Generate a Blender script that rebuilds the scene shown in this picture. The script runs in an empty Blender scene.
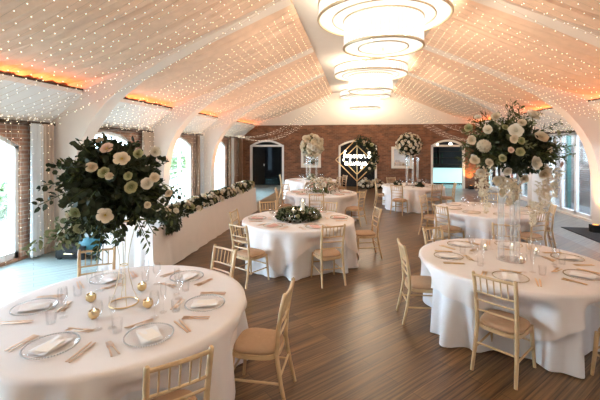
import bpy, math, random
from math import sin, cos, pi, radians as R, hypot, atan2, sqrt
from mathutils import Vector, Matrix
C = bpy.context.scene.collection
random.seed(7)

# ------------------------------------------------------------------ camera frame
YAW = R(8.88); CA, SA = cos(YAW), sin(YAW)
EYE = 2.1; FPX = 365.0; HOR = 146.0
def W(cx, cz): return (cx*CA - cz*SA, cx*SA + cz*CA)
def px(u, v, z):
    d = FPX*(EYE-z)/(v-HOR)
    return W((u-300)/FPX*d, d)
def on_wall(u, X):
    k = (u-300)/FPX; dx, dy = k*CA-SA, k*SA+CA
    return X/dx*dy

# ------------------------------------------------------------------ mesh helpers
class M:
    def __init__(s): s.v = []; s.f = []
    def add(s, vs, fs, mat=None):
        b = len(s.v)
        if mat is not None: vs = [tuple(mat @ Vector(p)) for p in vs]
        s.v += [tuple(p) for p in vs]; s.f += [tuple(b+i for i in q) for q in fs]; return s
    def box(s, x0, x1, y0, y1, z0, z1, mat=None):
        vs = [(x0,y0,z0),(x1,y0,z0),(x1,y1,z0),(x0,y1,z0),(x0,y0,z1),(x1,y0,z1),(x1,y1,z1),(x0,y1,z1)]
        return s.add(vs, [(0,3,2,1),(4,5,6,7),(0,1,5,4),(1,2,6,5),(2,3,7,6),(3,0,4,7)], mat)
    def tube(s, pts, r, n=8, closed=False, mat=None):
        P = [Vector(p) for p in pts]; N = len(P)
        rs = r if isinstance(r, (list, tuple)) else [r]*N
        vs = []; prev = None
        for i, p in enumerate(P):
            if closed: t = P[(i+1) % N] - P[i-1]
            else: t = P[min(i+1, N-1)] - P[max(i-1, 0)]
            t.normalize()
            if prev is None:
                a = Vector((0,0,1)) if abs(t.z) < .9 else Vector((1,0,0))
                prev = t.cross(a).normalized()
            nrm = (prev - t*prev.dot(t)).normalized(); prev = nrm; bn = t.cross(nrm)
            for k in range(n):
                w = 2*pi*k/n
                vs.append(p + (nrm*cos(w) + bn*sin(w))*rs[i])
        fs = []
        for i in range(N if closed else N-1):
            j = (i+1) % N
            for k in range(n):
                fs.append((i*n+k, i*n+(k+1) % n, j*n+(k+1) % n, j*n+k))
        if not closed:
            fs.append(tuple(range(n-1, -1, -1))); fs.append(tuple((N-1)*n+k for k in range(n)))
        return s.add(vs, fs, mat)
    def lathe(s, prof, n=24, c=(0,0,0), mat=None):
        vs = []; fs = []; m = len(prof)
        for r, z in prof:
            for k in range(n):
                w = 2*pi*k/n; vs.append((c[0]+r*cos(w), c[1]+r*sin(w), c[2]+z))
        for i in range(m-1):
            for k in range(n):
                fs.append((i*n+k, i*n+(k+1) % n, (i+1)*n+(k+1) % n, (i+1)*n+k))
        if prof[0][0] > 1e-5: fs.append(tuple(range(n-1, -1, -1)))
        if prof[-1][0] > 1e-5: fs.append(tuple((m-1)*n+k for k in range(n)))
        return s.add(vs, fs, mat)
    def grid(s, nu, nv, fn, wrap=False, mat=None):
        vs = [fn(i, j) for i in range(nu) for j in range(nv)]; fs = []
        for i in range(nu if wrap else nu-1):
            for j in range(nv-1):
                k = (i+1) % nu
                fs.append((i*nv+j, k*nv+j, k*nv+j+1, i*nv+j+1))
        return s.add(vs, fs, mat)
    def prism(s, poly, h0, h1, fn):
        n = len(poly)
        vs = [fn(a, b, h0) for a, b in poly] + [fn(a, b, h1) for a, b in poly]
        fs = [tuple(range(n-1, -1, -1)), tuple(range(n, 2*n))] + [(i, (i+1) % n, n+(i+1) % n, n+i) for i in range(n)]
        return s.add(vs, fs)
    def blob(s, c, r, n=1, mat=None):
        t = (1+sqrt(5))/2
        b = [(-1,t,0),(1,t,0),(-1,-t,0),(1,-t,0),(0,-1,t),(0,1,t),(0,-1,-t),(0,1,-t),(t,0,-1),(t,0,1),(-t,0,-1),(-t,0,1)]
        k = r/sqrt(1+t*t)
        vs = [(c[0]+x*k, c[1]+y*k, c[2]+z*k) for x, y, z in b]
        return s.add(vs, [(0,11,5),(0,5,1),(0,1,7),(0,7,10),(0,10,11),(1,5,9),(5,11,4),(11,10,2),(10,7,6),(7,1,8),(3,9,4),(3,4,2),(3,2,6),(3,6,8),(3,8,9),(4,9,5),(2,4,11),(6,2,10),(8,6,7),(9,8,1)], mat)
    def mesh(s, name, mat, smooth=True, ang=None):
        me = bpy.data.meshes.new(name); me.from_pydata(s.v, [], s.f); me.update()
        if mat: me.materials.append(mat)
        if smooth:
            me.polygons.foreach_set('use_smooth', [True]*len(me.polygons))
            if ang: me.set_sharp_from_angle(angle=R(ang))
        return me

def link(name, me, parent=None, loc=(0,0,0), rot=(0,0,0)):
    o = bpy.data.objects.new(name, me); C.objects.link(o)
    o.location = loc; o.rotation_euler = rot
    if parent: o.parent = parent
    return o
def obj(name, m, mat, parent=None, smooth=True, ang=40, loc=(0,0,0), rot=(0,0,0)):
    return link(name, m.mesh(name, mat, smooth, ang), parent, loc, rot)
def tag(o, label, cat, group=None, kind=None):
    o['label'] = label; o['category'] = cat
    if group: o['group'] = group
    if kind: o['kind'] = kind
    return o
def thing(name, label, cat, loc=(0,0,0), rotz=0, group=None):
    o = bpy.data.objects.new(name, None); C.objects.link(o); o.empty_display_size = .1
    o.location = loc; o.rotation_euler = (0,0,rotz)
    return tag(o, label, cat, group)
def struct(o):
    o['kind'] = 'structure'; return o
def dup(root, loc, rotz, label, group=None):
    r = root.copy(); C.objects.link(r); r.location = loc; r.rotation_euler = (0,0,rotz); r['label'] = label
    if group: r['group'] = group
    for ch in list(root.children):
        c = ch.copy(); C.objects.link(c); c.parent = r
        for g in ch.children:
            d = g.copy(); C.objects.link(d); d.parent = c
    return r

# ------------------------------------------------------------------ materials
def base_mat(name):
    m = bpy.data.materials.new(name); m.use_nodes = True
    nt = m.node_tree; return m, nt, nt.nodes['Principled BSDF']
def plain(name, col, rough=.6, metal=0, var=0, scale=20, bump=0, bscale=200, spec=.5, trans=0, sheen=0):
    m, nt, b = base_mat(name)
    b.inputs['Base Color'].default_value = (*col, 1); b.inputs['Roughness'].default_value = rough
    b.inputs['Metallic'].default_value = metal; b.inputs['Specular IOR Level'].default_value = spec
    if sheen: b.inputs['Sheen Weight'].default_value = sheen
    tc = nt.nodes.new('ShaderNodeTexCoord')
    if var:
        n = nt.nodes.new('ShaderNodeTexNoise'); n.inputs['Scale'].default_value = scale; n.inputs['Detail'].default_value = 4
        nt.links.new(tc.outputs['Object'], n.inputs['Vector'])
        r = nt.nodes.new('ShaderNodeValToRGB')
        r.color_ramp.elements[0].position = .3; r.color_ramp.elements[1].position = .7
        r.color_ramp.elements[0].color = (*[c*(1-var) for c in col], 1); r.color_ramp.elements[1].color = (*[min(1, c*(1+var)) for c in col], 1)
        nt.links.new(n.outputs['Fac'], r.inputs['Fac']); nt.links.new(r.outputs['Color'], b.inputs['Base Color'])
    if bump:
        n = nt.nodes.new('ShaderNodeTexNoise'); n.inputs['Scale'].default_value = bscale
        nt.links.new(tc.outputs['Object'], n.inputs['Vector'])
        u = nt.nodes.new('ShaderNodeBump'); u.inputs['Strength'].default_value = bump; u.inputs['Distance'].default_value = .01
        nt.links.new(n.outputs['Fac'], u.inputs['Height']); nt.links.new(u.outputs['Normal'], b.inputs['Normal'])
    if trans:
        out = nt.nodes['Material Output']; t = nt.nodes.new('ShaderNodeBsdfTranslucent'); t.inputs['Color'].default_value = (*col, 1)
        x = nt.nodes.new('ShaderNodeMixShader'); x.inputs['Fac'].default_value = trans
        nt.links.new(b.outputs[0], x.inputs[1]); nt.links.new(t.outputs[0], x.inputs[2]); nt.links.new(x.outputs[0], out.inputs['Surface'])
    return m
def emit(name, col, strength, sample=True):
    m, nt, b = base_mat(name)
    b.inputs['Base Color'].default_value = (*col, 1); b.inputs['Emission Color'].default_value = (*col, 1)
    b.inputs['Emission Strength'].default_value = strength
    if not sample: m.cycles.emission_sampling = 'NONE'
    return m
def clear(name, tint=(.985,.985,.985), lo=.03, hi=.55, rough=.02):
    m, nt, b = base_mat(name); nt.nodes.remove(b); out = nt.nodes['Material Output']
    t = nt.nodes.new('ShaderNodeBsdfTransparent'); t.inputs['Color'].default_value = (*tint, 1)
    g = nt.nodes.new('ShaderNodeBsdfGlossy'); g.inputs['Roughness'].default_value = rough
    l = nt.nodes.new('ShaderNodeLayerWeight'); l.inputs['Blend'].default_value = .35
    mr = nt.nodes.new('ShaderNodeMapRange'); mr.inputs['To Min'].default_value = lo; mr.inputs['To Max'].default_value = hi
    x = nt.nodes.new('ShaderNodeMixShader')
    nt.links.new(l.outputs['Fresnel'], mr.inputs['Value']); nt.links.new(mr.outputs[0], x.inputs['Fac'])
    nt.links.new(t.outputs[0], x.inputs[1]); nt.links.new(g.outputs[0], x.inputs[2]); nt.links.new(x.outputs[0], out.inputs['Surface'])
    return m
def wood_floor(name='plank_floor', c1=(.205,.118,.054), c2=(.125,.070,.032), lo=.20):
    m, nt, b = base_mat(name); N = nt.nodes.new; L = nt.links.new
    tc = N('ShaderNodeTexCoord'); mp = N('ShaderNodeMapping'); mp.inputs['Rotation'].default_value = (0,0,R(-45))
    L(tc.outputs['Object'], mp.inputs['Vector'])
    br = N('ShaderNodeTexBrick'); br.inputs['Scale'].default_value = 1; br.inputs['Brick Width'].default_value = 1.6; br.inputs['Row Height'].default_value = .15
    br.inputs['Mortar Size'].default_value = .003; br.inputs['Color1'].default_value = (*c1,1); br.inputs['Color2'].default_value = (*c2,1); br.inputs['Mortar'].default_value = (.05,.03,.018,1)
    br.offset = .37; L(mp.outputs[0], br.inputs['Vector'])
    m2 = N('ShaderNodeMapping'); m2.inputs['Scale'].default_value = (.7,30,1); L(mp.outputs[0], m2.inputs['Vector'])
    n = N('ShaderNodeTexNoise'); n.inputs['Scale'].default_value = 1.5; n.inputs['Detail'].default_value = 6; n.inputs['Roughness'].default_value = .65; L(m2.outputs[0], n.inputs['Vector'])
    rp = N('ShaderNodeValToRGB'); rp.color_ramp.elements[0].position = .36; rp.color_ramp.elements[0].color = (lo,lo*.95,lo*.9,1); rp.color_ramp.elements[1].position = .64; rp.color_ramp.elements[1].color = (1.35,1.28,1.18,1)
    L(n.outputs['Fac'], rp.inputs['Fac'])
    mx = N('ShaderNodeMix'); mx.data_type = 'RGBA'; mx.blend_type = 'MULTIPLY'; mx.inputs['Factor'].default_value = .95
    L(br.outputs['Color'], mx.inputs['A']); L(rp.outputs['Color'], mx.inputs['B']); L(mx.outputs['Result'], b.inputs['Base Color'])
    b.inputs['Roughness'].default_value = .33; b.inputs['Specular IOR Level'].default_value = .5
    bp = N('ShaderNodeBump'); bp.inputs['Strength'].default_value = .12; bp.inputs['Distance'].default_value = .004
    L(n.outputs['Fac'], bp.inputs['Height']); L(bp.outputs['Normal'], b.inputs['Normal'])
    return m
def brick(name, axis, c1=(.26,.105,.048), c2=(.13,.052,.026), mortar=(.22,.135,.085), bump=.4):
    m, nt, b = base_mat(name); N = nt.nodes.new; L = nt.links.new
    tc = N('ShaderNodeTexCoord'); sp = N('ShaderNodeSeparateXYZ'); cb = N('ShaderNodeCombineXYZ'); L(tc.outputs['Object'], sp.inputs[0])
    ad = N('ShaderNodeMath'); ad.operation = 'ADD'; L(sp.outputs['X'], ad.inputs[0]); L(sp.outputs['Y'], ad.inputs[1])
    L(ad.outputs[0], cb.inputs['X']); L(sp.outputs['Z'], cb.inputs['Y'])
    br = N('ShaderNodeTexBrick'); br.inputs['Scale'].default_value = 1; br.inputs['Brick Width'].default_value = .225; br.inputs['Row Height'].default_value = .075; br.inputs['Mortar Size'].default_value = .008
    br.inputs['Color1'].default_value = (*c1,1); br.inputs['Color2'].default_value = (*c2,1); br.inputs['Mortar'].default_value = (*mortar,1)
    L(cb.outputs[0], br.inputs['Vector'])
    n = N('ShaderNodeTexNoise'); n.inputs['Scale'].default_value = 3; n.inputs['Detail'].default_value = 5; L(cb.outputs[0], n.inputs['Vector'])
    rp = N('ShaderNodeValToRGB'); rp.color_ramp.elements[0].position = .3; rp.color_ramp.elements[0].color = (.6,.6,.6,1); rp.color_ramp.elements[1].position = .72; rp.color_ramp.elements[1].color = (1.3,1.25,1.2,1)
    L(n.outputs['Fac'], rp.inputs['Fac'])
    mx = N('ShaderNodeMix'); mx.data_type = 'RGBA'; mx.blend_type = 'MULTIPLY'; mx.inputs['Factor'].default_value = .85
    L(br.outputs['Color'], mx.inputs['A']); L(rp.outputs['Color'], mx.inputs['B']); L(mx.outputs['Result'], b.inputs['Base Color'])
    b.inputs['Roughness'].default_value = .85
    bp = N('ShaderNodeBump'); bp.inputs['Strength'].default_value = bump; bp.inputs['Distance'].default_value = .01; L(br.outputs['Fac'], bp.inputs['Height']); bp.invert = True
    L(bp.outputs['Normal'], b.inputs['Normal'])
    return m

MT = {}
MT['floor'] = wood_floor()
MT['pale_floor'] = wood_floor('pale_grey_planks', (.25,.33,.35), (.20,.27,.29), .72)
MT['grey_floor'] = wood_floor('grey_brown_planks', (.22,.19,.17), (.17,.15,.135), .6)
MT['brick'] = brick('red_brick', 'x')
MT['warm_brick'] = brick('warm_brick', 'x', (.40,.22,.14), (.28,.14,.09), (.42,.34,.28))
MT['pale_brick'] = brick('pale_brick', 'x', (.22,.18,.17), (.165,.135,.13), (.36,.36,.36), .2)
MT['plaster'] = plain('white_plaster', (.80,.78,.76), .8, var=.02, scale=3)
MT['cream_plaster'] = plain('cream_plaster', (.80,.73,.66), .8, var=.02, scale=3)
MT['beam'] = plain('beam_paint', (.80,.71,.64), .7, var=.015, scale=4)
MT['fabric'] = plain('ceiling_fabric', (.80,.575,.43), .9, var=.06, scale=6, bump=.15, bscale=60)
MT['white_paint'] = plain('white_paint', (.86,.86,.86), .45, var=.01)
MT['cream_paint'] = plain('cream_paint', (.80,.74,.64), .5, var=.02)
MT['dark_gap'] = plain('dark_timber_gap_shadow', (.06,.035,.02), .7, var=.2)  # shelf timber; also colours in the shadow gap above the cornice
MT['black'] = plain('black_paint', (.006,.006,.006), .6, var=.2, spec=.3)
MT['blackfab'] = plain('black_carpet', (.012,.012,.013), .95, var=.3, scale=80, bump=.3)
MT['cloth'] = plain('white_linen', (.77,.77,.785), .85, var=.015, scale=8, bump=.12, bscale=500, sheen=.1)
MT['cloth_top'] = plain('ivory_linen', (.78,.73,.70), .85, var=.015, scale=8, bump=.12, bscale=500, sheen=.1)
MT['wood'] = plain('limewashed_beech', (.56,.395,.22), .42, var=.16, scale=9)
MT['cushion'] = plain('tan_cushion', (.42,.27,.165), .85, var=.05, scale=30, bump=.1, bscale=400)
MT['ivory_cushion'] = plain('ivory_cushion', (.76,.62,.46), .85, var=.05, scale=30)
MT['gold'] = plain('brushed_gold', (.80,.58,.30), .28, 1, var=.08)
MT['bronze'] = plain('bronze', (.46,.36,.24), .4, .7, var=.08)
MT['copper'] = plain('rose_gold', (.82,.62,.46), .35, 1, var=.08)
MT['palegold'] = plain('pale_gold', (.70,.58,.40), .4, .6, var=.08)
MT['glass'] = clear('clear_glass', (.992,.992,.992), .015, .18)
MT['plate_glass'] = clear('plate_glass', (1,1,1), .01, .06, .1)
MT['winglass'] = clear('window_glass', (.96,.98,.99), .03, .6, .0)
MT['acrylic'] = clear('clear_acrylic', (.985,.985,.98), .09, .40, .05)
_nt = MT['acrylic'].node_tree; _o = _nt.nodes['Material Output']; _sh = _o.inputs['Surface'].links[0].from_socket
_d = _nt.nodes.new('ShaderNodeBsdfDiffuse'); _d.inputs['Color'].default_value = (.9,.88,.84,1); _x = _nt.nodes.new('ShaderNodeMixShader'); _x.inputs['Fac'].default_value = .16
_nt.links.new(_sh, _x.inputs[1]); _nt.links.new(_d.outputs[0], _x.inputs[2]); _nt.links.new(_x.outputs[0], _o.inputs['Surface'])
MT['napkin'] = plain('white_napkin', (.88,.86,.84), .9, var=.02, bump=.1)
MT['menu'] = plain('cream_card', (.88,.82,.74), .7, var=.02)
MT['pink'] = plain('blush_napkin', (.78,.48,.42), .85, var=.05, bump=.1)
MT['leaf_dark'] = plain('eucalyptus_leaf', (.030,.040,.018), .6, spec=.25, var=.5, scale=14, trans=.15)
MT['leaf_mid'] = plain('fern_leaf', (.075,.095,.032), .6, spec=.25, var=.4, scale=14, trans=.2)
MT['leaf_pale'] = plain('pale_leaf', (.20,.22,.11), .55, spec=.3, var=.3, scale=14, trans=.2)
def petal(name, col, heart, tr=.25):
    m = plain(name, col, .7, trans=tr); nt = m.node_tree; N = nt.nodes.new; L = nt.links.new
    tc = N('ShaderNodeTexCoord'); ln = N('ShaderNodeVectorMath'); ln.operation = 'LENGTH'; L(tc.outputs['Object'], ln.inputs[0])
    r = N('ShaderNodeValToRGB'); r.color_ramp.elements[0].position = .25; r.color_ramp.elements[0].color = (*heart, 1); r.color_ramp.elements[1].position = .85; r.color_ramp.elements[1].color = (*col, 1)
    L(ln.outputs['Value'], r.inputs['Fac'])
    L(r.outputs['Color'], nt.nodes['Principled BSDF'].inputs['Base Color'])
    for n in nt.nodes:
        if n.type == 'BSDF_TRANSLUCENT': L(r.outputs['Color'], n.inputs['Color'])
    return m
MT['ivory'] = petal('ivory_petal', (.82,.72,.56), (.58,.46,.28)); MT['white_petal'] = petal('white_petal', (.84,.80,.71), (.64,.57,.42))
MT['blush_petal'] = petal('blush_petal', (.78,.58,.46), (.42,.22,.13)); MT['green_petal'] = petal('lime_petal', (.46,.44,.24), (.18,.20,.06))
MT['stamen'] = plain('yellow_stamen', (.55,.36,.06), .7, var=.2)
MT['wax'] = plain('candle_wax', (.92,.88,.78), .5, var=.02, trans=.3)
MT['flame'] = emit('candle_flame', (1,.80,.50), 12, False)
def lit_shade(name, col, strength, thru, rods=0):
    m, nt, b = base_mat(name); nt.nodes.remove(b); out = nt.nodes['Material Output']; N = nt.nodes.new; L = nt.links.new
    e = N('ShaderNodeEmission'); e.inputs['Color'].default_value = (*col, 1); e.inputs['Strength'].default_value = strength
    t = N('ShaderNodeBsdfTransparent'); x = N('ShaderNodeMixShader'); x.inputs['Fac'].default_value = 1-thru
    if rods:   # upright crystal rods round the drum
        tc = N('ShaderNodeTexCoord'); sp = N('ShaderNodeSeparateXYZ'); L(tc.outputs['Object'], sp.inputs[0])
        a = N('ShaderNodeMath'); a.operation = 'ARCTAN2'; L(sp.outputs['Y'], a.inputs[0]); L(sp.outputs['X'], a.inputs[1])
        k = N('ShaderNodeMath'); k.operation = 'MULTIPLY'; k.inputs[1].default_value = rods; L(a.outputs[0], k.inputs[0])
        q = N('ShaderNodeMath'); q.operation = 'SINE'; L(k.outputs[0], q.inputs[0])
        r = N('ShaderNodeMapRange'); r.inputs['From Min'].default_value = -1; r.inputs['To Min'].default_value = strength*.62; r.inputs['To Max'].default_value = strength*1.2
        L(q.outputs[0], r.inputs['Value']); L(r.outputs[0], e.inputs['Strength'])
    L(t.outputs[0], x.inputs[1]); L(e.outputs[0], x.inputs[2]); L(x.outputs[0], out.inputs['Surface'])
    return m
MT['shade'] = lit_shade('lit_crystal_shade', (1,.91,.80), 1.15, .35, 60)
MT['diffuser'] = lit_shade('lit_diffuser', (1,.90,.78), 1.1, .35)
MT['bulb'] = emit('fairy_bulb', (1,.86,.66), 3.0, False)
MT['cord'] = plain('clear_cord', (.55,.42,.30), .5, var=.05)
MT['neon'] = emit('neon_tube', (1,.96,.86), 5)
MT['bar_lit'] = emit('lit_bar_front', (.50,.82,.80), .72)
MT['pendant'] = emit('pendant_glow', (1,.92,.8), 6, False)
MT['curtain_grey'] = plain('silver_curtain', (.80,.82,.84), .7, var=.06, scale=5, trans=.2)
MT['curtain_tan'] = plain('taupe_curtain', (.46,.36,.28), .8, var=.08, scale=5)
MT['curtain_brown'] = plain('brown_curtain', (.16,.085,.045), .8, var=.1, scale=5)
MT['curtain_white'] = plain('white_voile', (.80,.82,.84), .8, var=.03, trans=.4)
MT['blind'] = plain('frosted_pane', (.06,.065,.07), .8, var=.05, trans=.6)
MT['teal'] = plain('teal_velvet', (.015,.12,.16), .7, var=.2, sheen=.5)
MT['teal_floor'] = plain('polished_dark_floor', (.10,.19,.21), .2, var=.1)
MT['dark_wall'] = plain('charcoal_wall', (.02,.022,.024), .8, var=.1)
MT['mirror'] = plain('mirror_glass', (.8,.8,.8), .03, 1)
MT['lawn'] = plain('lawn', (.34,.36,.30), .9, var=.4, scale=6)
MT['hedge'] = plain('hedge_leaf', (.10,.17,.07), .7, var=.5, scale=5)
MT['paving'] = plain('pale_paving', (.07,.07,.075), .8, var=.1, scale=2)
MT['green_post'] = plain('green_paint', (.05,.16,.15), .5, var=.05)
MT['bottle'] = plain('bottle_glass', (.06,.12,.08), .15, var=.4)
MT['orange'] = emit('amber_lens', (1,.35,.06), 1.5)

def arched_wall(m, s0, s1, z1, ops, t0, t1, fn, n=14):
    """wall panel along s with arched openings ops=(a,b,sill,spring,rise)"""
    cur = s0
    def bx(a, b, za, zb): m.prism([(a,za),(b,za),(b,zb),(a,zb)], t0, t1, fn)
    for a, b, sill, spring, rise in ops:
        if a > cur: bx(cur, a, 0, z1)
        if sill > 0: bx(a, b, 0, sill)
        for k in range(n):
            x0, x1 = a+(b-a)*k/n, a+(b-a)*(k+1)/n
            f = lambda x: spring + rise*(1-((x-(a+b)/2)/((b-a)/2))**2)
            m.prism([(x0,f(x0)),(x1,f(x1)),(x1,z1),(x0,z1)], t0, t1, fn)
        cur = b
    bx(cur, s1, 0, z1)
def arch_frame(m, a, b, sill, spring, rise, w, t0, t1, fn, n=14):
    m.prism([(a,sill),(a+w,sill),(a+w,spring),(a,spring)], t0, t1, fn)
    m.prism([(b-w,sill),(b,sill),(b,spring),(b-w,spring)], t0, t1, fn)
    f = lambda x: spring + rise*(1-((x-(a+b)/2)/((b-a)/2))**2)
    for k in range(n):
        x0, x1 = a+(b-a)*k/n, a+(b-a)*(k+1)/n
        m.prism([(x0,f(x0)-w),(x1,f(x1)-w),(x1,f(x1)),(x0,f(x0))], t0, t1, fn)

# ------------------------------------------------------------------ room shell
YB = 19.0; YF = -2.2; XL = -6.1; XR = 6.35
FAB = [(-1.22,4.86),(-3.0,4.13),(-4.2,3.67),(-5.0,3.45),(-5.75,3.34)]
def sx(X, side): return X if side < 0 else 1.7 + (-1.22-X)*(XR-1.7)/4.88
def interp(P, x):
    for (a, za), (b, zb) in zip(P, P[1:]):
        if b <= x <= a: return za + (zb-za)*(a-x)/(a-b)
    return P[-1][1] if x < P[-1][0] else P[0][1]
struct(obj('floor', M().box(-3.7, 4.7, YF-.2, YB+.12, -.1, 0), MT['floor'], smooth=False))
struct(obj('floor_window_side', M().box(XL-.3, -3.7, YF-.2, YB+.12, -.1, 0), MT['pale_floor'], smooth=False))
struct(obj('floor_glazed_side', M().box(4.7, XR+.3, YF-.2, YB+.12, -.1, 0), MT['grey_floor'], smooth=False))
struct(obj('ceiling', M().box(-1.3, 1.78, YF, YB, 4.86, 4.98), MT['cream_plaster'], smooth=False))
ROOF = M()
for s in (-1, 1):
    P = [(-1.22,5.0),(-4.2,3.95),(-6.5,3.7)]
    for (a, za), (b, zb) in zip(P, P[1:]):
        ROOF.prism([(sx(a,s),za),(sx(b,s),zb),(sx(b,s),zb+.1),(sx(a,s),za+.1)], YF, YB+.2, lambda x, z, h: (x, h, z))
struct(obj('ceiling_outer', ROOF, MT['cream_plaster'], smooth=False))

COLS = [-.45, 3.1, 6.65, 10.2, 13.75, 17.3]
# left wall: brick, arched french windows
LW = M(); fL = lambda s, z, t: (t, s, z)
wins = [(y+.36, y+2.74, .05, 2.10, .36) for y in COLS if y+2.52 < 17]
arched_wall(LW, YF, YB, 3.72, wins, XL-.28, XL, fL)
struct(obj('wall_left', LW, MT['warm_brick'], smooth=False))
for i, w in enumerate(wins):
    fr = M(); a, b, sill, sp, rise = w
    arch_frame(fr, a, b, sill, sp, rise, .07, XL-.2, XL-.06, fL)
    fr.prism([(a,sill),(b,sill),(b,sill+.12),(a,sill+.12)], XL-.2, XL-.06, fL)
    for k in (1, 2): fr.prism([(a+(b-a)*k/3-.035,sill),(a+(b-a)*k/3+.035,sill),(a+(b-a)*k/3+.035,2.3),(a+(b-a)*k/3-.035,2.3)], XL-.18, XL-.08, fL)
    for z in (.75, 1.25, 1.72, 2.1): fr.prism([(a,z-.012),(b,z-.012),(b,z+.012),(a,z+.012)], XL-.15, XL-.11, fL)
    o = struct(obj('window_%d' % (i+1), fr, MT['white_paint'], smooth=False))
    obj('pane', M().box(XL-.135, XL-.125, a+.05, b-.05, sill+.05, 2.40), MT['winglass'], o, smooth=False)
# right wall: glazed screens between columns
RW = M()
RW.box(XR, XR+.25, YF, YB, 2.5, 3.72); RW.box(XR, XR+.25, YF, YB, 0, .06)
for y in COLS: RW.box(XR, XR+.25, y-.25, y+.25, 0, 3.72)
struct(obj('wall_right', RW, MT['cream_plaster'], smooth=False))
ys = COLS + [YB]
for i in range(len(COLS)):
    a, b = ys[i]+.25, ys[i+1]-(.25 if i < len(COLS)-1 else 0)
    fr = M(); n = 4 if b-a > 2 else 2
    for k in range(n+1):
        y = a+(b-a)*k/n; fr.box(XR+.05, XR+.13, y-.045, y+.045, .06, 2.5)
    for z in (.06, 2.42): fr.box(XR+.05, XR+.13, a, b, z, z+.1)
    o = struct(obj('window_%d' % (i+20), fr, MT['white_paint'], smooth=False))
    obj('pane', M().box(XR+.085, XR+.095, a, b, .1, 2.48), MT['winglass'], o, smooth=False)
# back wall with three arched doorways
BW = M(); fB = lambda s, z, t: (s, t, z)
doors = [(-5.66,-3.85,0,2.12,.30),(-.92,.98,0,2.12,.30),(3.66,5.22,0,2.12,.30)]
arched_wall(BW, XL, XR, 3.22, doors, YB, YB+.3, fB)
struct(obj('wall_back', BW, MT['brick'], smooth=False))
struct(obj('wall_back_gable', M().box(XL-.3, XR+.3, YB-.04, YB+.3, 3.2, 5.2), MT['cream_plaster'], smooth=False))
struct(obj('wall_front', M().box(XL-.3, XR+.3, YF-.25, YF, 0, 5.2), MT['plaster'], smooth=False))
for i, d in enumerate(doors):
    fr = M(); arch_frame(fr, d[0]-.02, d[1]+.02, 0, d[3], d[4], .10, YB-.05, YB+.12, fB)
    if i != 1: fr.prism([(d[0],2.06),(d[1],2.06),(d[1],2.16),(d[0],2.16)], YB-.03, YB+.1, fB)
    o = struct(obj('trim_%d' % (i+1), fr, MT['white_paint'] if i == 0 else MT['cream_paint'], smooth=False))
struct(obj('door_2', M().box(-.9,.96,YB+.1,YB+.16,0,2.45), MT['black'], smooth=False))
dl = struct(obj('door_1', M().box(-.03,.03,0,.85,0.01,2.06), MT['dark_wall'], smooth=False, loc=(-5.55,YB+.25,0), rot=(0,0,R(-28))))
obj('handle', M().box(.03,.08,.74,.78,.98,1.1), MT['white_paint'], dl, smooth=False)
# corridor beyond the first doorway, bar room beyond the third
c = M(); c.box(-6.6,-6.5,YB+.3,YB+6,0,2.7); c.box(-3.5,-3.4,YB+.3,YB+6,0,2.7); c.box(-6.6,-3.4,YB+.3,YB+6,2.7,2.8)
c.box(-6.6,-6.2,YB+6,YB+6.1,0,2.8); c.box(-5.88,-3.4,YB+6,YB+6.1,0,2.8); c.box(-6.2,-5.88,YB+6,YB+6.1,0,.4); c.box(-6.2,-5.88,YB+6,YB+6.1,2.2,2.8)
struct(obj('wall_corridor', c, MT['dark_wall'], smooth=False))
struct(obj('window_60', M().box(-6.2,-5.88,YB+6.0,YB+6.05,.4,2.2), MT['blind'], smooth=False))
struct(obj('floor_corridor', M().box(-6.6,-3.4,YB+.12,YB+6,-.1,0), MT['teal_floor'], smooth=False))
c = M(); c.box(2.2,2.3,YB+.3,YB+5,0,2.9); c.box(7.4,7.5,YB+.3,YB+5,0,2.9); c.box(2.2,7.5,YB+5,YB+5.1,0,2.9); c.box(2.2,7.5,YB+.3,YB+5.1,2.9,3.0)
struct(obj('wall_bar', c, MT['dark_wall'], smooth=False))
struct(obj('floor_bar', M().box(2.2,7.5,YB+.12,YB+5,-.1,0), MT['teal_floor'], smooth=False))
t = thing('bar_counter', 'bar counter with glowing pale teal front seen through the arched doorway', 'bar', (0,0,0))
obj('counter_front', M().box(3.0,7.2,YB+2.3,YB+2.4,.06,.88), MT['bar_lit'], t, smooth=False)
obj('counter_top', M().box(2.95,7.25,YB+2.2,YB+2.9,.9,1.0), MT['black'], t, smooth=False)
obj('plinth', M().box(3.0,7.2,YB+2.34,YB+2.5,0,.06), MT['black'], t, smooth=False)
t = thing('bar_shelf', 'dark back bar shelving with bottles behind the glowing counter', 'shelf')
f = M()
for z in (.95, 1.35, 1.75): f.box(3.0,7.2,YB+4.6,YB+4.95,z,z+.03)
for x in (3.0,5.0,7.17): f.box(x,x+.03,YB+4.6,YB+4.95,0,2.2)
obj('shelf_frame', f, MT['dark_gap'], t, smooth=False)
bot = M().lathe([(.035,0),(.036,.16),(.03,.2),(.013,.24),(.012,.29)], 10).mesh('bottle', MT['bottle'])
for k in range(14):
    o = link('bottle', bot, None, (4.2+.17*(k % 7), YB+4.75, .982+.4*(k//7)))
    tag(o, 'small dark bottle standing on the back bar shelves', 'bottle', 'bottles behind the bar')
for k, x in enumerate((4.35, 5.05)):
    t = thing('pendant_light', ['small glowing pendant over the bar, the one nearer the corridor doorway','small glowing pendant over the bar, the one nearer the glazed wall'][k], 'lamp', (x, YB+2.0, 2.2))
    obj('globe', M().lathe([(.001,-.09),(.06,-.07),(.09,0),(.06,.07),(.001,.09)], 14), MT['pendant'], t)
    obj('cable', M().tube([(0,0,.08),(0,0,.72)], .008, 6), MT['black'], t)
L = bpy.data.lights.new('bar_glow', 'POINT'); L.energy = 60; L.color = (.75,.95,1); L.shadow_soft_size = .2
link('bar_glow', L, None, (5.2, YB+1.4, 2.5))

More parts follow.
